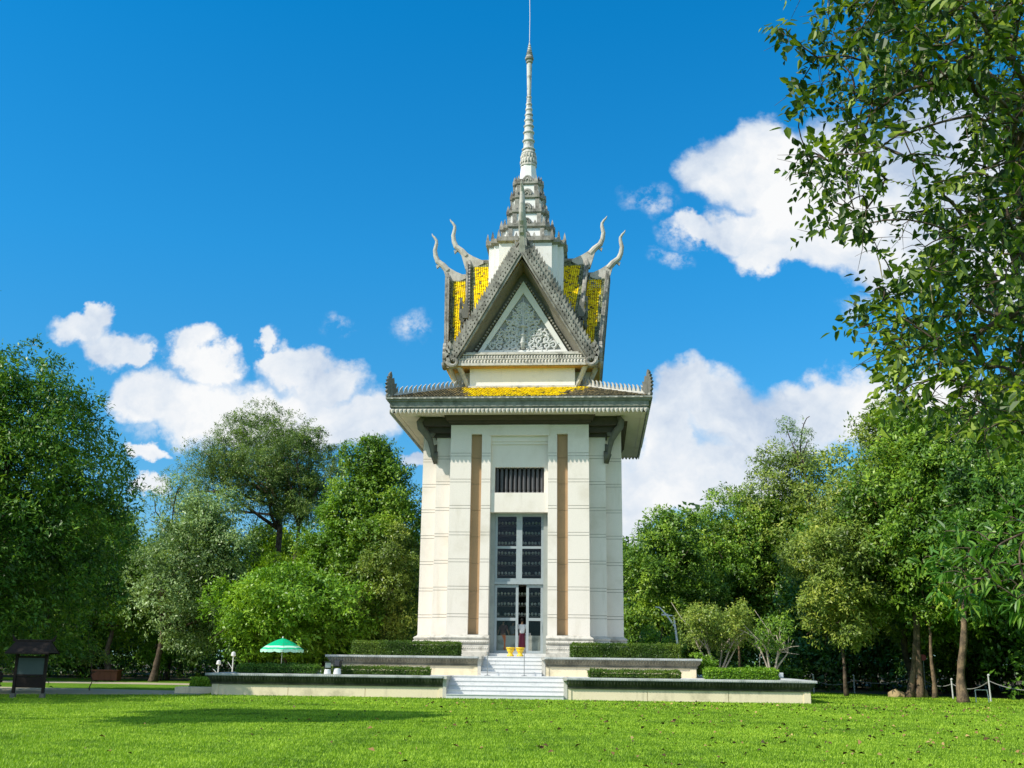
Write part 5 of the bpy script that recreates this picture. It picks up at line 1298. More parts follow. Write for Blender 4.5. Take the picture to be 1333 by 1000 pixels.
# fan palm-like plant
def fan(x, y, z, label, n, L, m_, seed, cat='plant', name='fan_plant'):
    rng = np.random.default_rng(seed); root = empty(name, (x, y, z), label=label, cat=cat)
    mb = MB()
    for i in range(n):
        a = rng.uniform(0, 2*PI); el = rng.uniform(.35, 1.3); l = L*rng.uniform(.7, 1.1); w_ = .045; pts = []
        for j in range(6):
            t_ = j/5; pts.append(Vector((math.cos(a)*math.cos(el)*l*t_, math.sin(a)*math.cos(el)*l*t_, l*math.sin(el)*t_-.45*l*t_*t_)))
        sd = Vector((-math.sin(a), math.cos(a), 0)); b = len(mb.v)
        for j, p_ in enumerate(pts):
            ww = w_*math.sin(PI*min(.95, (j+.6)/5.6)); mb.v += [tuple(p_-sd*ww), tuple(p_+Vector((0, 0, -.01))), tuple(p_+sd*ww)]
        ti = rng.uniform(.3, 1)
        for j in range(5):
            for q_ in (0, 1): mb.f.append([b+3*j+q_, b+3*j+q_+1, b+3*j+q_+4, b+3*j+q_+3]); mb.m.append(0); mb.t.append(ti)
    mb.build('fronds', m_, root); mb = MB(); mb.lathe([(.09, 0), (.07, .15), (.03, .25)], 8); mb.build('stem', BARK, root)
fan(-13.9, -2.6, .35, 'yellow-green spiky fan plant left of the parasol pole', 60, 1.25, leafmat('leaf_palm', (.10, .14, .01), (.25, .30, .015), (.5, .42, .02)), 3)
fan(-10.0, 1.5, .91, 'pale spiky plant behind the clipped upper hedge at the left', 40, 1.0, G_GREY, 4)
mb = MB(); mb.lathe([(.16, 0), (.22, .30), (.25, .33), (.25, .38), (.2, .38)], 16)
r = mb.build('plant_pot', stone('terracotta', (.55, .34, .10), (.35, .22, .1), .4, 4), label='ochre pot at the left foot of the yellow-green fan plant', cat='plant pot'); r.location = (-14.7, -2.8, .35)
mb = MB(); mb.box(-16.2, -13.06, -3.3, 1.9, 0, .348); mb.build('plinth', TERW, label='low beige plinth carrying the fan plant beside the parasol', cat='plinth')
# ---- overhanging foreground tree: limbs, twigs, leaves and hanging pods
CLUS = [(5.62, -50.62, 7.31), (5.79, -50.44, 7.31), (6.09, -49.58, 5.72), (6.1, -49.67, 6.4), (5.78, -50.57, 5.89), (6.83, -48.77, 5.98), (6.98, -48.32, 6.02), (6.49, -49.91, 7.98), (6.22, -50.23, 7.98), (8.75, -47.44, 4.86), (6.3, -50.84, 6.99), (8.27, -48.05, 4.67), (7.62, -49.08, 4.15), (7.38, -49.83, 5.74), (7.69, -50.12, 5.39), (7.26, -51.36, 4.79), (8.09, -49.07, 6.04), (7.35, -49.52, 6.28), (5.94, -50.3, 8.07), (6.83, -47.65, 7.3), (7.48, -50.28, 6.5), (7.47, -51.39, 6.96), (6.69, -51.74, 6.12), (6.54, -48.55, 6.59), (7.66, -48.67, 4.02), (8.49, -48.42, 4.74), (8.78, -47.84, 5.84), (6.26, -51.1, 6.74), (6.33, -51.25, 6.16), (7.41, -51.51, 5.38), (5.97, -50.34, 7.98), (6.92, -51.56, 6.64), (7.35, -50.64, 5.87), (7.01, -49.92, 7.15), (7.15, -51.28, 3.72), (5.88, -50.17, 6.97), (6.73, -51.23, 3.9), (6.46, -51.88, 6.71), (7.9, -49.17, 3.89), (7.18, -47.48, 5.77), (7.35, -49.29, 4.3), (6.94, -50.74, 4.51), (7.41, -51.13, 4.45), (7.23, -51.87, 6.52), (6.88, -51.7, 6.97), (6.74, -51.35, 4.82), (8.24, -49.6, 7.43), (8.14, -50.07, 8.33), (7.83, -48.82, 4.08), (7.14, -51.92, 6.16), (7.86, -49.23, 6.18), (7.12, -50.1, 5.72), (7.01, -50.95, 7.08), (7.88, -49.07, 5.96), (7.64, -49.73, 4.12), (6.07, -51.85, 6.09), (7.19, -52.3, 6.39), (8.0, -47.09, 4.43), (8.1, -49.25, 8.59), (7.15, -48.2, 4.68), (8.28, -49.25, 7.9), (8.19, -48.88, 4.97), (6.83, -49.93, 4.63), (7.46, -49.07, 5.1), (7.58, -49.87, 5.16), (6.36, -50.68, 4.65), (6.24, -51.29, 6.09), (8.51, -49.22, 8.02), (7.47, -49.27, 4.67), (7.98, -49.53, 6.99), (7.71, -50.34, 3.64), (6.57, -50.02, 4.1), (6.88, -51.21, 4.67), (8.05, -49.44, 3.73), (6.98, -48.86, 8.74), (8.57, -47.76, 4.91), (7.62, -49.17, 5.78), (6.5, -49.1, 8.56), (6.53, -50.4, 7.54), (8.39, -49.51, 7.07), (7.67, -48.9, 4.86), (8.03, -49.33, 3.96), (6.76, -50.7, 4.49), (7.23, -49.44, 5.93), (7.48, -50.61, 5.51), (8.27, -48.97, 7.14), (8.14, -49.21, 7.59), (8.33, -49.22, 6.7), (7.6, -50.11, 5.2), (6.74, -51.76, 7.05), (7.14, -51.24, 3.47), (6.96, -50.7, 4.46), (6.3, -51.53, 7.01), (6.35, -50.4, 7.12), (6.93, -51.22, 3.41), (7.09, -51.46, 5.03), (7.11, -51.37, 4.57), (7.6, -49.31, 4.29), (8.36, -48.84, 4.74), (6.92, -48.01, 5.38), (8.02, -48.4, 6.76), (7.15, -52.04, 5.76), (7.99, -49.59, 4.96), (6.96, -50.42, 7.56), (6.27, -50.09, 7.28), (7.37, -51.17, 4.37), (7.05, -50.74, 4.59), (6.02, -50.37, 7.16), (7.12, -51.59, 7.15), (7.91, -50.48, 7.07), (8.51, -49.3, 7.64), (6.95, -50.52, 7.89), (7.06, -51.11, 5.72), (6.71, -50.78, 7.21), (8.32, -47.7, 5.21), (8.48, -48.46, 6.45), (7.18, -49.87, 7.52), (7.35, -49.3, 5.45), (7.04, -51.88, 6.48), (6.58, -48.75, 7.57), (7.49, -51.3, 6.25), (7.48, -49.69, 8.4), (7.74, -50.65, 7.56), (6.73, -49.36, 8.63), (7.62, -50.74, 6.42), (7.72, -49.6, 4.07), (6.49, -51.44, 7.07), (8.07, -49.82, 6.94), (8.16, -49.12, 4.32), (8.01, -49.13, 3.78), (6.26, -50.66, 5.35), (8.05, -47.73, 5.83), (6.46, -50.19, 4.34), (6.82, -50.91, 6.55), (6.82, -51.22, 4.98), (7.51, -49.25, 4.78), (5.96, -51.21, 5.28), (8.29, -48.25, 4.67), (7.11, -51.82, 6.34), (8.52, -49.6, 8.53), (7.54, -49.2, 5.72), (6.72, -50.23, 6.98), (8.01, -48.83, 7.45), (8.09, -49.32, 8.36), (6.57, -50.39, 4.39), (7.87, -50.52, 6.25), (5.88, -50.58, 6.04), (8.22, -47.54, 4.34), (7.88, -47.84, 4.24), (7.5, -50.2, 4.56), (8.14, -47.48, 4.38), (6.61, -49.58, 6.82), (8.07, -49.12, 5.34), (6.79, -48.68, 8.25), (8.41, -48.7, 7.11), (6.3, -51.07, 3.72), (7.98, -50.13, 8.3), (5.99, -52.03, 6.41), (6.32, -49.96, 4.62), (7.15, -50.72, 4.03), (8.56, -48.09, 5.03), (6.61, -50.74, 4.19), (8.64, -47.69, 5.15), (6.91, -52.05, 6.3), (7.15, -51.29, 4.81), (7.97, -48.36, 5.56), (7.36, -51.17, 7.31), (7.1, -49.73, 4.73), (6.15, -49.88, 7.15), (7.56, -50.7, 5.95), (6.79, -48.28, 6.52), (7.57, -48.53, 4.18), (7.53, -49.33, 4.24), (6.09, -50.17, 7.59), (7.28, -48.59, 4.26), (6.69, -51.46, 6.24), (8.25, -48.95, 8.2), (7.02, -50.57, 4.91), (8.61, -47.97, 6.29), (6.58, -50.22, 7.9), (8.1, -49.02, 7.98), (7.38, -49.81, 7.66), (8.15, -49.37, 6.84), (6.9, -49.45, 8.72), (7.59, -49.68, 6.02), (6.15, -50.12, 7.46), (6.52, -51.01, 3.83), (8.19, -47.31, 5.18), (6.75, -50.77, 6.57), (8.08, -49.52, 5.87), (6.53, -51.42, 4.65), (5.85, -51.52, 5.6), (6.39, -51.43, 6.65), (6.36, -51.16, 4.34), (7.76, -49.97, 7.75), (6.84, -51.73, 5.31), (6.93, -49.65, 7.98), (8.2, -49.28, 4.55), (7.99, -49.87, 6.04), (6.65, -50.64, 4.15), (6.84, -50.98, 3.81), (7.83, -51.04, 7.69), (7.12, -52.34, 6.65), (7.78, -49.19, 4.0), (6.99, -48.83, 7.7), (7.05, -49.37, 7.33), (6.58, -51.98, 6.61), (7.44, -47.82, 6.52), (7.83, -49.52, 4.83), (6.23, -51.56, 6.32), (8.78, -48.13, 6.97), (8.43, -48.09, 4.75), (8.34, -49.06, 7.52), (6.2, -50.69, 7.48), (6.0, -50.64, 5.96), (8.25, -49.85, 8.1), (6.86, -50.43, 7.29), (8.27, -48.22, 5.54), (7.14, -48.62, 5.51), (8.46, -48.22, 5.28), (7.94, -48.82, 4.19), (7.13, -50.59, 4.35), (8.32, -48.96, 8.61), (6.36, -50.51, 4.81), (8.66, -48.35, 5.39), (7.67, -50.25, 6.3), (8.63, -48.19, 6.11), (7.16, -49.2, 4.16), (7.28, -49.38, 5.87), (6.75, -48.21, 6.99), (8.31, -48.38, 5.01), (7.19, -49.22, 7.93), (7.61, -49.3, 5.11), (7.48, -48.31, 4.58), (7.58, -50.02, 5.77), (7.04, -48.06, 7.48), (7.1, -51.32, 6.57), (6.99, -49.33, 4.32), (7.19, -52.07, 6.87), (6.92, -50.87, 5.18), (6.83, -51.81, 5.75), (5.83, -50.49, 5.89), (7.48, -50.47, 6.99), (7.13, -51.73, 5.4), (8.39, -48.91, 7.73), (6.29, -51.09, 4.24), (6.26, -51.42, 7.16), (6.97, -51.24, 4.55), (7.75, -48.96, 5.13), (7.64, -49.68, 4.96), (7.52, -48.7, 7.31), (6.62, -51.9, 6.11), (6.93, -50.69, 6.88), (6.39, -50.13, 6.91), (7.34, -49.18, 4.72), (7.45, -51.13, 7.61), (6.79, -48.15, 7.81), (8.13, -48.94, 6.9), (7.98, -48.23, 6.06), (7.0, -51.82, 5.91), (6.57, -51.45, 6.61), (7.48, -48.48, 4.82), (6.44, -50.75, 4.19), (7.29, -48.42, 5.54), (7.53, -50.6, 5.29), (6.64, -48.69, 6.92), (6.26, -51.07, 7.23), (8.06, -49.58, 4.63), (7.44, -49.37, 4.46), (7.27, -51.17, 3.45), (7.19, -50.84, 7.34), (7.61, -48.98, 6.07), (7.18, -51.6, 5.87), (6.77, -48.69, 9.11), (6.66, -51.56, 6.33), (7.35, -48.4, 5.22), (8.31, -49.21, 6.09), (7.38, -50.04, 5.7), (6.9, -49.7, 4.03), (7.3, -50.89, 3.92), (7.05, -51.86, 6.94), (7.83, -49.01, 4.87), (7.18, -49.5, 4.42), (7.44, -51.13, 6.04), (7.34, -48.13, 4.93), (7.11, -51.73, 5.12), (6.71, -50.53, 6.8), (6.16, -52.1, 6.69), (7.41, -51.52, 5.86), (6.49, -52.23, 6.51), (7.48, -49.43, 5.5), (8.05, -48.64, 4.03), (7.61, -49.74, 3.6), (8.19, -48.56, 5.22), (7.82, -48.89, 7.62), (7.24, -50.11, 6.93), (6.75, -50.51, 6.08), (7.42, -49.29, 8.05), (6.44, -51.86, 6.51), (7.94, -47.68, 6.2), (8.35, -49.64, 7.93), (8.15, -49.47, 5.69), (6.46, -51.27, 7.19), (7.28, -51.79, 5.31), (6.82, -48.42, 7.3), (7.54, -49.66, 7.4), (7.53, -49.75, 7.28), (7.47, -50.95, 7.39), (8.13, -48.94, 6.63), (6.7, -49.78, 7.61), (7.93, -48.94, 4.6), (6.94, -49.91, 7.3), (6.57, -48.86, 7.1), (6.68, -50.54, 6.29), (7.05, -51.57, 4.89), (7.64, -49.41, 8.29), (6.94, -51.79, 5.71), (7.21, -50.76, 5.61), (8.36, -49.29, 8.59), (7.53, -48.97, 8.43), (7.55, -49.67, 4.06), (7.59, -50.44, 6.83), (7.15, -51.06, 5.19), (7.02, -51.05, 4.71), (7.48, -49.62, 8.68), (7.25, -48.13, 5.56), (7.48, -48.29, 6.83), (7.03, -49.59, 8.27), (7.44, -50.87, 5.94), (7.36, -52.05, 6.92), (7.92, -49.95, 5.64), (7.97, -48.62, 6.28), (6.76, -49.27, 4.6), (7.33, -50.99, 3.8), (8.57, -48.93, 8.1), (8.16, -47.74, 4.82), (7.8, -50.11, 7.73), (7.74, -49.19, 8.3), (6.96, -50.7, 4.71), (7.36, -50.56, 4.5), (7.9, -50.65, 7.0), (8.25, -48.87, 5.86), (6.65, -50.36, 4.58), (5.99, -50.8, 7.74), (7.71, -47.82, 5.68), (5.93, -51.71, 7.01), (7.14, -51.06, 6.47), (7.55, -49.91, 5.01), (6.32, -51.18, 5.53), (8.41, -48.54, 5.53), (6.51, -51.53, 6.68), (7.68, -49.76, 7.06), (7.87, -50.34, 6.43), (7.51, -50.97, 5.8), (7.09, -51.17, 5.96), (7.04, -50.9, 3.66), (8.14, -47.88, 6.47), (6.83, -49.58, 8.51), (6.47, -51.41, 7.26), (7.6, -48.19, 7.09), (7.67, -50.09, 3.8), (6.72, -50.84, 6.72), (7.68, -50.24, 7.67), (6.69, -52.24, 6.46), (7.61, -49.96, 7.69), (7.24, -50.78, 6.83), (8.51, -48.44, 6.73), (6.57, -51.58, 5.3), (5.83, -50.47, 6.57), (7.97, -49.67, 5.68), (6.62, -51.97, 6.54), (6.4, -51.66, 5.7), (7.88, -47.13, 4.51), (7.18, -49.14, 8.45), (7.6, -50.18, 7.08), (6.12, -51.69, 5.53), (7.49, -50.99, 6.98), (7.28, -51.59, 6.41), (6.85, -48.21, 8.11), (8.5, -47.7, 5.06), (7.52, -50.62, 4.88), (8.34, -49.52, 8.76), (8.25, -48.83, 5.3), (6.17, -50.99, 6.18), (7.36, -50.38, 6.94), (7.7, -48.99, 8.11), (6.96, -51.9, 6.17), (7.66, -51.05, 7.49), (7.87, -49.05, 7.29), (6.81, -49.78, 5.84), (6.81, -50.84, 6.84), (6.28, -49.32, 6.42), (6.23, -51.27, 6.17), (6.96, -48.49, 5.07), (7.75, -48.24, 5.3), (6.97, -49.65, 5.86), (6.74, -50.78, 4.57), (7.74, -51.08, 7.06), (6.59, -51.17, 4.93), (6.6, -51.19, 4.13), (6.97, -49.67, 5.28), (6.96, -48.42, 7.75), (6.89, -50.75, 3.78), (8.24, -49.21, 7.33), (8.37, -47.25, 4.7), (7.21, -50.26, 7.13), (8.18, -49.71, 8.45), (7.48, -49.92, 7.3), (6.18, -51.05, 5.32), (7.28, -49.56, 5.41), (7.92, -49.29, 8.46), (7.79, -49.23, 3.86), (7.41, -50.82, 6.4), (6.93, -50.59, 4.32), (7.76, -49.08, 5.79), (6.92, -47.98, 7.1), (7.61, -48.82, 8.2), (8.04, -49.94, 5.71), (6.2, -51.54, 5.83), (7.44, -50.09, 5.15), (7.32, -49.81, 8.31), (8.12, -49.18, 5.55), (6.94, -52.03, 6.24), (7.52, -50.26, 6.58), (8.22, -48.99, 7.59), (6.01, -50.67, 5.56), (7.36, -47.36, 4.97), (7.43, -47.86, 4.83), (8.34, -48.23, 3.87), (6.71, -48.39, 7.93), (6.58, -50.61, 7.57), (6.16, -50.99, 5.9), (7.89, -47.8, 4.38), (7.62, -49.74, 4.31), (6.84, -52.08, 6.42), (8.52, -48.69, 6.22), (6.14, -51.12, 5.41), (7.87, -47.97, 6.8), (5.86, -50.37, 6.21), (7.68, -50.83, 5.86), (10.97, -46.22, 5.25), (14.47, -44.06, 7.54), (13.93, -46.2, 7.65), (10.83, -51.68, 11.08), (12.79, -40.75, 9.97), (13.57, -48.38, 11.05), (11.68, -43.03, 7.64), (13.35, -50.45, 12.85), (12.67, -47.72, 9.94), (10.76, -44.96, 6.17), (14.21, -49.31, 4.91), (11.47, -50.31, 9.45), (12.95, -45.58, 8.57), (12.05, -46.73, 10.4), (12.46, -48.63, 6.56), (12.37, -48.6, 11.97), (10.07, -49.4, 7.82), (14.46, -47.44, 6.58), (10.96, -47.64, 10.25), (10.55, -47.02, 7.24), (13.68, -45.85, 5.62), (18.63, -46.34, 7.43), (10.75, -47.42, 8.46), (14.33, -46.79, 9.32), (9.04, -48.61, 6.49), (13.3, -45.7, 5.61), (12.5, -45.06, 10.14), (11.85, -42.09, 6.27), (12.23, -45.71, 8.86), (12.49, -43.5, 11.15), (15.09, -44.4, 8.3), (18.25, -47.11, 8.84), (12.49, -44.5, 7.43), (17.32, -45.52, 8.73), (11.53, -46.13, 8.39), (17.46, -44.55, 5.44), (16.57, -52.5, 11.33), (12.88, -49.44, 10.74), (8.63, -50.3, 11.03), (10.82, -46.21, 9.94), (12.64, -46.14, 8.63), (13.41, -43.95, 10.18), (13.68, -44.6, 7.37), (11.07, -49.2, 9.89), (16.8, -46.6, 4.64), (11.68, -45.68, 8.96), (13.12, -44.43, 10.16), (13.46, -43.81, 11.88), (14.58, -48.01, 7.73), (14.18, -49.17, 8.27), (14.35, -44.6, 7.84), (13.79, -43.53, 8.98), (11.89, -46.7, 5.6), (15.89, -45.79, 7.37), (13.47, -46.48, 6.76), (10.21, -47.51, 9.49), (12.03, -43.94, 6.6), (14.25, -51.81, 9.76), (14.55, -45.92, 8.97), (13.54, -44.73, 10.23), (10.63, -44.26, 6.6), (13.3, -47.41, 9.31), (12.1, -45.83, 7.49), (14.13, -44.5, 6.39), (15.09, -49.34, 9.12), (12.47, -46.15, 9.73), (12.95, -49.01, 10.17), (15.73, -45.16, 10.37), (9.28, -48.82, 8.56), (14.34, -45.1, 6.3), (10.32, -48.01, 8.31), (11.52, -47.26, 9.75), (14.54, -46.47, 6.23), (11.72, -45.45, 10.05), (15.45, -49.35, 7.52), (10.0, -53.86, 6.33), (11.36, -46.64, 9.19), (17.1, -44.93, 11.3), (14.07, -43.67, 11.15), (15.15, -46.71, 10.49), (11.97, -43.36, 7.89), (13.31, -49.34, 7.08), (12.1, -49.16, 10.73), (11.18, -49.8, 10.53), (14.62, -52.36, 7.33), (15.31, -48.63, 7.89), (12.34, -52.2, 6.73), (14.77, -43.3, 8.28), (12.68, -45.43, 8.75), (14.17, -48.85, 8.48), (14.16, -45.32, 5.48), (14.92, -46.47, 8.73), (13.09, -46.32, 8.45), (15.61, -44.79, 11.55), (19.04, -44.86, 9.99), (17.56, -48.79, 7.86), (13.62, -50.43, 10.32), (16.8, -49.71, 6.94), (15.16, -43.46, 5.32), (14.28, -47.23, 4.94), (11.93, -48.12, 8.63), (13.02, -47.44, 8.16), (12.54, -45.55, 10.24), (15.22, -48.93, 6.9), (11.29, -43.39, 9.31), (11.06, -49.58, 6.49), (12.97, -49.45, 8.38), (16.13, -47.42, 10.02), (11.25, -47.51, 10.21), (9.6, -46.44, 6.57), (13.44, -48.07, 8.26), (14.72, -46.7, 9.45), (14.58, -45.82, 8.83), (13.0, -45.27, 10.69), (17.32, -42.58, 6.51), (13.61, -45.63, 10.71), (15.45, -50.24, 8.92), (11.43, -43.0, 7.37), (11.7, -46.51, 10.43), (10.51, -46.5, 9.68), (19.39, -44.65, 7.27), (12.4, -49.11, 9.64), (14.87, -47.62, 10.54), (11.46, -50.75, 10.2), (10.58, -47.15, 10.63), (12.14, -47.67, 7.07), (10.98, -48.16, 9.49), (11.76, -50.07, 5.37), (13.21, -50.97, 9.71), (11.68, -48.04, 8.82), (12.01, -45.12, 5.94), (17.84, -42.44, 10.07), (12.9, -48.9, 10.22), (11.94, -44.18, 7.87), (9.1, -48.49, 8.52), (11.72, -46.46, 6.64), (16.8, -48.05, 9.4), (14.38, -47.36, 6.65), (14.39, -45.37, 5.94), (12.97, -45.46, 6.94), (14.4, -47.41, 11.2), (15.18, -47.63, 8.41), (13.29, -40.55, 7.97), (17.6, -47.22, 5.41), (10.96, -49.77, 7.71), (9.4, -48.98, 12.06), (13.5, -45.97, 11.88), (12.84, -48.43, 8.64), (15.89, -43.88, 8.89), (15.43, -41.89, 9.31), (11.44, -46.66, 10.74), (10.11, -46.61, 9.58), (16.92, -49.38, 8.83), (16.6, -45.7, 10.82), (11.71, -46.09, 8.19), (12.68, -44.84, 10.58), (15.89, -47.61, 9.39), (11.37, -47.0, 10.44), (12.65, -47.88, 7.27), (14.15, -42.92, 10.16), (12.36, -44.87, 10.21), (16.42, -48.42, 9.61), (11.94, -48.1, 10.79), (14.21, -46.62, 10.99), (13.3, -48.92, 10.13), (10.68, -48.88, 7.61), (12.52, -44.64, 7.73), (12.61, -47.09, 6.08), (11.97, -45.41, 9.53), (10.9, -48.54, 6.56), (15.14, -48.6, 7.88), (10.92, -48.98, 8.15), (15.05, -48.18, 10.63), (12.77, -45.06, 13.11), (18.35, -46.11, 8.55), (12.54, -45.09, 4.85), (11.21, -47.12, 6.95), (11.87, -48.19, 7.51), (10.39, -44.97, 8.18), (17.08, -50.07, 8.63), (10.15, -46.02, 9.82), (13.22, -46.05, 8.34), (11.68, -51.96, 7.7), (11.21, -45.48, 6.83), (17.73, -45.31, 7.6), (14.48, -47.39, 10.85), (11.89, -43.35, 6.38), (13.16, -46.95, 6.7), (12.14, -46.76, 6.15), (10.86, -45.62, 6.95), (16.72, -42.99, 7.52), (13.77, -45.51, 9.78), (11.63, -45.0, 7.4), (12.68, -43.8, 8.25), (10.6, -48.17, 9.02), (11.08, -49.13, 8.69), (14.56, -50.31, 7.77), (14.88, -45.5, 9.63), (11.53, -46.33, 8.03), (12.34, -44.73, 9.66), (19.14, -46.97, 11.15), (12.65, -46.71, 10.46), (14.51, -47.99, 8.25), (13.35, -42.72, 6.97), (13.47, -45.32, 8.68), (11.71, -44.77, 6.66), (17.58, -53.07, 4.72), (13.31, -45.23, 9.3), (11.52, -47.13, 8.47), (10.81, -47.68, 6.62), (15.72, -45.76, 7.6), (12.03, -47.86, 7.83), (13.58, -47.62, 7.46), (13.85, -47.16, 8.43), (13.12, -47.21, 6.3), (12.34, -43.88, 6.8), (10.96, -47.78, 7.7), (16.26, -47.49, 10.62), (14.84, -45.03, 9.63), (13.78, -45.51, 10.74), (11.36, -46.88, 10.05), (13.47, -45.89, 8.87), (10.48, -46.77, 7.2), (13.64, -47.69, 6.8), (15.16, -49.72, 7.44), (15.51, -45.92, 10.06), (10.51, -46.38, 6.73), (13.17, -49.09, 9.44), (14.27, -49.25, 6.45), (11.1, -45.15, 8.22)]
CLUS2 = [(10.65, -42.13, 3.13), (10.2, -42.5, 3.76), (10.71, -40.41, 3.86), (10.06, -40.15, 3.59), (9.61, -42.44, 3.27), (9.65, -42.24, 2.55), (9.74, -41.65, 3.88), (10.27, -42.31, 2.5), (10.26, -41.89, 3.19), (10.28, -42.49, 2.62), (9.58, -42.25, 3.0), (9.99, -42.5, 2.82), (10.18, -41.3, 3.78), (9.47, -40.5, 3.3), (11.06, -40.45, 3.81), (9.75, -40.89, 3.69), (10.09, -41.09, 3.02), (9.9, -41.38, 3.77), (11.02, -40.53, 2.48), (10.89, -40.9, 4.08), (9.86, -40.64, 2.75), (10.83, -41.41, 2.93), (10.37, -41.59, 3.5), (9.68, -41.8, 2.81), (9.36, -41.58, 2.88), (10.3, -41.44, 3.32), (10.49, -40.21, 3.61), (9.77, -41.19, 2.53), (10.43, -40.56, 2.85), (10.66, -40.92, 4.11), (9.58, -40.7, 3.42), (10.83, -41.58, 3.73), (10.46, -41.89, 3.17), (9.32, -42.11, 3.04), (10.38, -42.46, 3.08), (9.68, -41.99, 2.68), (10.53, -42.08, 4.05), (10.64, -42.41, 3.7), (10.47, -42.64, 2.68), (10.47, -40.54, 2.68), (10.34, -41.29, 3.04), (9.33, -41.7, 2.74), (10.45, -42.33, 3.42), (10.32, -40.83, 3.24), (10.73, -40.98, 3.03), (10.54, -41.23, 2.65), (10.44, -42.42, 2.46), (9.79, -40.19, 3.29), (10.53, -40.63, 3.63), (10.58, -42.17, 2.33), (10.83, -40.83, 3.48), (10.98, -40.97, 2.79), (10.5, -42.24, 3.84), (9.83, -40.92, 3.23), (9.82, -40.84, 3.84), (9.66, -41.0, 3.39), (9.95, -41.98, 2.98), (10.84, -41.74, 3.92), (11.07, -41.35, 3.61), (10.59, -41.49, 2.82), (14.59, -42.69, 3.53), (14.66, -40.63, 6.52), (14.83, -43.58, 4.82), (14.8, -43.36, 4.77), (13.68, -42.95, 4.06), (15.02, -41.06, 6.54), (14.21, -41.73, 3.28), (14.98, -39.9, 4.33), (15.28, -42.55, 5.76), (15.6, -43.85, 4.2), (13.54, -42.1, 6.63), (14.64, -41.63, 5.4), (13.67, -40.3, 5.76), (15.69, -41.45, 3.68), (15.34, -42.69, 4.19), (18.37, -40.52, 4.74), (15.76, -40.25, 5.44), (14.03, -40.42, 6.03), (15.56, -44.15, 5.68), (17.49, -43.33, 4.74), (13.48, -42.52, 5.03), (17.44, -42.24, 6.97), (13.25, -40.91, 5.14), (14.0, -41.41, 6.68), (15.16, -40.86, 5.3), (15.29, -41.21, 6.13), (14.44, -42.62, 4.7), (13.94, -41.01, 4.33), (15.65, -41.42, 6.63), (14.93, -40.25, 5.71), (14.9, -42.19, 5.75), (14.77, -42.64, 4.68), (13.96, -43.56, 5.97), (16.2, -41.81, 4.49), (16.42, -40.53, 6.36), (17.29, -41.82, 5.4), (17.46, -40.59, 7.96), (10.96, -43.94, 5.85), (15.26, -43.42, 4.15), (13.34, -40.95, 3.58), (14.9, -39.29, 4.9), (15.57, -41.84, 4.9), (13.6, -41.73, 5.29), (13.34, -42.15, 3.95), (15.56, -43.53, 8.17), (15.69, -41.98, 7.14), (13.26, -40.09, 4.47), (14.64, -42.6, 4.33), (13.75, -41.56, 4.84), (13.5, -42.27, 5.47), (15.36, -43.74, 5.33), (13.27, -41.82, 4.78), (16.21, -40.52, 6.78), (13.35, -42.68, 5.12), (13.65, -42.85, 5.63), (17.53, -41.5, 6.8), (14.7, -42.66, 5.76), (16.68, -42.0, 4.26), (13.71, -40.25, 3.62), (16.02, -40.05, 4.84), (16.21, -39.49, 4.34), (13.58, -40.68, 6.02), (13.49, -46.21, 3.48), (16.31, -42.52, 4.15), (15.11, -44.29, 7.64), (11.86, -42.09, 5.6), (15.44, -43.38, 4.81), (16.03, -41.63, 5.93), (14.8, -41.54, 4.24), (12.93, -42.2, 3.95)]

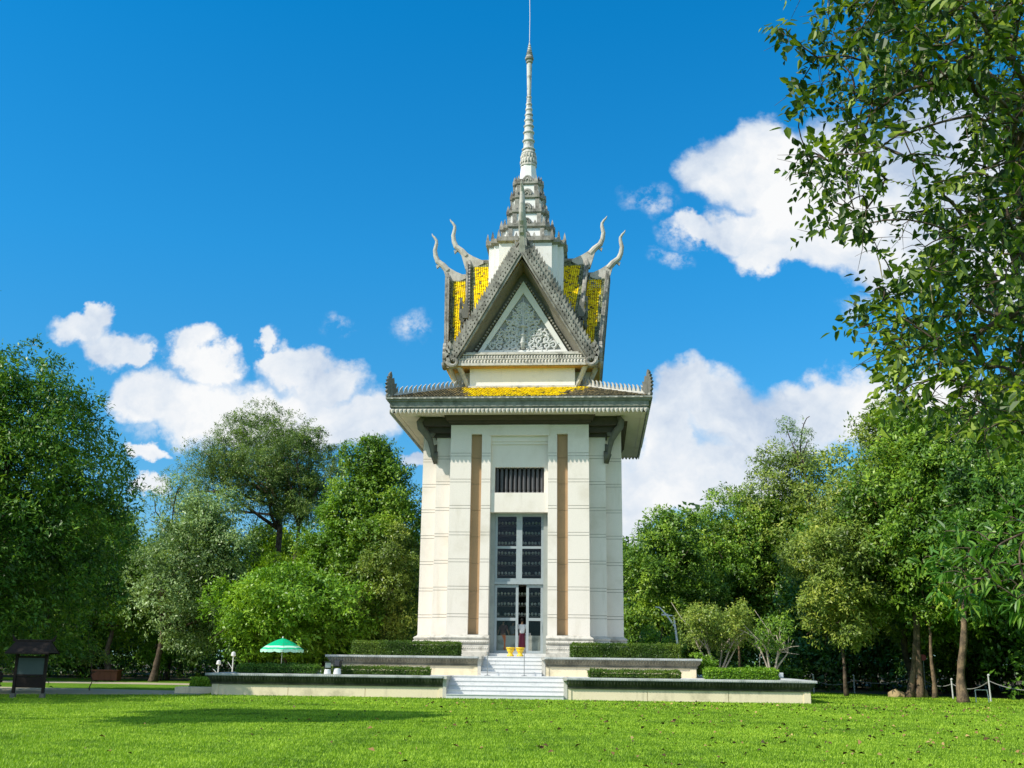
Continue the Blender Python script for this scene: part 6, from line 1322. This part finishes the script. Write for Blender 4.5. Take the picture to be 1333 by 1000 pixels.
def overhang(name, anchor, pts, m_, label, leaf, asp, per, seed, trunkpts, trr, cat='tree', whorl=False, pods=0, twr=.0045):
    rng = np.random.default_rng(seed); root = empty(name, trunkpts[0], label=label, cat=cat); O = np.array(trunkpts[0])
    P = np.array(pts); A = np.array(anchor); order = np.argsort(np.linalg.norm(P-A, axis=1)); nodes = [A]; par = [-1]; cnt = [0]
    for i in order:
        p = P[i]; N = np.array(nodes); d = np.linalg.norm(N-p, axis=1) + .35*np.linalg.norm(N-A, axis=1); j = int(np.argmin(d)); nodes.append(p); par.append(j); cnt.append(1)
    for i in range(len(nodes)-1, 0, -1): cnt[par[i]] += cnt[i]
    mb = MB()
    for i in range(1, len(nodes)):
        a, b = nodes[par[i]], nodes[i]; L = np.linalg.norm(b-a); r0 = min(.10, twr*math.sqrt(cnt[i])*1.05+.001)
        o = rng.normal(0, L*.09, 3); pts_ = [tuple(a+(b-a)*t_+o*math.sin(PI*t_)-O+np.array([0, 0, .05*L*math.sin(PI*t_)])) for t_ in (0, .25, .5, .75, 1)]
        mb.tube(pts_, [r0*1.05, r0, r0*.95, r0*.9, r0*.85], 6)
    for i in range(1, len(nodes)) if not whorl else ():
        for q_ in range(2):
            a = nodes[i]-O; d_ = rng.normal(0, 1, 3); d_[2] = d_[2]*.5-.15; d_ = d_/np.linalg.norm(d_)*rng.uniform(.15, .45)
            mb.tube([tuple(a), tuple(a+d_*.5+rng.normal(0, .02, 3)), tuple(a+d_)], [.0035, .0028, .0015], 5)
    mb.build('branches', BARK, root, smooth=True)
    mb = MB(); tp = [tuple(np.array(q)-O) for q in list(trunkpts)+[tuple(A)]]; mb.tube(tp, [trr*(1-.14*i) for i in range(len(tp))], 12); mb.build('trunk', BARK, root, smooth=True)
    VV = []; TT = []
    for i in range(1, len(nodes)):
        p = nodes[i]; b = nodes[par[i]]; axis = unit((p-b+rng.normal(0, .12, 3)+np.array([0, 0, -.04]))[None])[0]
        ns = 1 if whorl else rng.integers(2, 5)
        for s_ in range(ns):
            if s_: axis = unit((axis*.5+rng.normal(0, .7, 3)+np.array([0, 0, -.06]))[None])[0]
            n = per; L0 = leaf*rng.uniform(.8, 1.15)
            if whorl:
                a_ = rng.uniform(0, 6.28, n); side = rng.normal(size=(n, 3)); side = unit(side-axis*np.sum(side*axis, 1, keepdims=True))
                ax = unit(side+axis*.55+np.array([0, 0, -.18])); base = p+ax*.01+axis*rng.uniform(-.08, .05, (n, 1)); Nn = unit(np.array([0, -.1, 1])+rng.normal(0, .25, (n, 3)))
                L = L0*rng.uniform(.7, 1.1, n)
            else:       # pinnate sprig: alternate leaves along a drooping twig
                k = np.arange(n)/n; ln = leaf*.42*n; wv = unit(np.cross(axis, rng.normal(size=3))[None])[0]
                base = p + axis*(k[:, None]*ln*.8) + np.array([0, 0, -1])*(k[:, None]**2*ln*.2) + rng.normal(0, .006, (n, 3))
                sg = np.where(np.arange(n) % 2 == 0, 1, -1)[:, None]; ax = unit(wv*sg*.85+axis*.5+np.array([0, 0, -.28])+rng.normal(0, .28, (n, 3)))
                Nn = unit(np.cross(axis, wv)*.5+np.array([-.1, -.2, .75])+rng.normal(0, .35, (n, 3))); L = L0*rng.uniform(.65, 1.2, n)
            # 6-sided ovate leaf with midrib fold -> two quads
            Wv = unit(np.cross(ax, Nn)); N2 = np.cross(Wv, ax); L_ = L[:, None]; hw = L_*asp*.5; cu = .10
            b0 = base + ax*L_*.10; m1 = base+ax*L_*.38; m2 = base+ax*L_*.72 - N2*L_*cu*.6; tip = base+ax*L_*1.06 - N2*L_*cu*1.6
            for sd_ in (1, -1):
                VV.append(np.stack([b0, m1+Wv*hw*sd_+N2*hw*.3, m2+Wv*hw*sd_*.8+N2*hw*.22, tip], 1))
                t_ = np.clip(rng.normal(.45, .24)+rng.normal(0, .16, n), 0, 1); t_[rng.random(n) < .06] = 1.0; TT.append(t_)
    V = np.concatenate(VV)-O; quads('leaves', V, np.concatenate(TT), m_, root)
    pc = [n_ for n_ in nodes[1:]]
    for i in range(pods):
        c = pc[rng.integers(len(pc))]-O; mb = MB(); a_ = rng.uniform(0, 6); L = rng.uniform(.3, .5)
        for q_ in range(rng.integers(1, 4)):
            dx = rng.normal(0, .03, 2); mb.tube([tuple(c), tuple(c+np.array([dx[0], dx[1], -L*.4])), tuple(c+np.array([dx[0]*1.6, dx[1]*1.6, -L*rng.uniform(.85, 1.1)]))], [.004, .007, .004], 6)
        mb.build('seed_pod', POD, root)
POD = stone('pod', (.30, .26, .15), (.14, .11, .06), .6, 6)
overhang('overhanging_tree', (12.6, -47.4, 7.2), CLUS, G_FORE, 'leafy branches of a near tree hanging into the upper right of the view', .105, .55, 8, 61, [(15.5, -46.5, 0), (15.2, -46.7, 2.4), (14.2, -47.0, 5.0)], .30, pods=26)
overhang('whorled_leaf_tree', (14.2, -42.0, 4.2), CLUS2, leafmat('leaf_whorl', (.03, .09, .012), (.075, .20, .022), (.22, .36, .04)), 'lighter green branch of long whorled leaves at the right edge', .25, .26, 11, 62, [(15.2, -42.4, 0), (15.0, -42.3, 1.6), (14.6, -42.1, 3.2)], .13, whorl=True)

# ---- grass blades and fallen leaves
def blades(name, n, region, h, wdt, seed, label):
    rng = np.random.default_rng(seed); x0, x1, y0, y1 = region
    y = y0 + (y1-y0)*rng.random(n)**1.25 if y1 > y0 else y0
    P = np.stack([rng.uniform(x0, x1, n), y, np.zeros(n)], 1)
    # keep what lies in the wedge the lawn shows
    dx = P[:, 0]-3.9; dy = P[:, 1]+59.5; k = (dx/dy > -.62) & (dx/dy < .44); inT = (np.abs(P[:, 0]) < 12.95) & (P[:, 1] > -12.7); k &= ~inT
    pth = (P[:, 0] < -13.2) & (P[:, 1] > -19.6 + np.clip((P[:, 0]+30)/16.8, 0, 1)*6.6) ; k &= ~pth
    k &= ~((P[:, 0] > 13) & (P[:, 1] > 8-(P[:, 0]-14)*1.0))
    P = P[k]; n = len(P)
    cl = fbm(P, 2.2, 4); a = rng.uniform(0, 2*PI, n); lean = rng.uniform(.15, .9, n)
    H = h*rng.uniform(.6, 1.3, n)*(1+.25*cl); ax = np.stack([np.cos(a)*lean, np.sin(a)*lean, np.ones(n)], 1); ax = unit(ax)
    sd = np.stack([-np.sin(a+rng.normal(0, .5, n)), np.cos(a), np.zeros(n)], 1); w_ = (wdt*rng.uniform(.6, 1.3, n))[:, None]
    tip = P+ax*H[:, None]; V = np.stack([P-sd*w_, P+sd*w_, tip], 1)
    t = np.clip(.45+.16*fbm(P, .7, 8)+.30*fbm(P, 14, 6)+.12*cl+rng.normal(0, .2, n), 0, 1)
    quads(name, V, t, GRASSM, nv=3, kind='stuff', label=label)
GRASSM = leafmat('grass_blade', (.06, .14, .010), (.27, .45, .02), (.50, .66, .06), .30, .6)
blades('grass', 380000, (-16, 16, -46, -33), .042, .008, 1, 'bright green mown grass of the lawn')
blades('grass', 280000, (-22, 22, -33, -21), .046, .012, 2, 'bright green mown grass of the lawn')
blades('grass', 240000, (-30, 30, -21, 6), .06, .018, 3, 'bright green mown grass of the lawn')
rng = np.random.default_rng(5); n = 3400
P = np.stack([rng.uniform(-10, 22, n), rng.uniform(-45, -14, n), rng.uniform(.045, .07, n)], 1)
keep = rng.random(n) < np.clip(.12 + .5*(P[:, 0]/16) + .35*fbm(P, .25, 3) , .05, 1); keep &= ~((np.abs(P[:, 0]) < 12.9) & (P[:, 1] > -12.8))
P = P[keep]; n = len(P); a = rng.uniform(0, 2*PI, n); ax = unit(np.stack([np.cos(a), np.sin(a), rng.normal(.1, .3, n)], 1)); N_ = unit(np.array([0, 0, 1.])+rng.normal(0, .5, (n, 3))); L = rng.uniform(.07, .15, n)
V = leaf_quads(P, ax, N_, L, L*.3, .6)
quads('fallen_leaves', V, rng.random(n), tintmat('dry_leaf', [(0, (.03, .02, .012)), (.45, (.13, .07, .03)), (.8, (.34, .20, .08)), (1, (.50, .36, .14))], .8, .2), kind='stuff', label='dry brown leaves scattered over the lawn, thickest to the right')
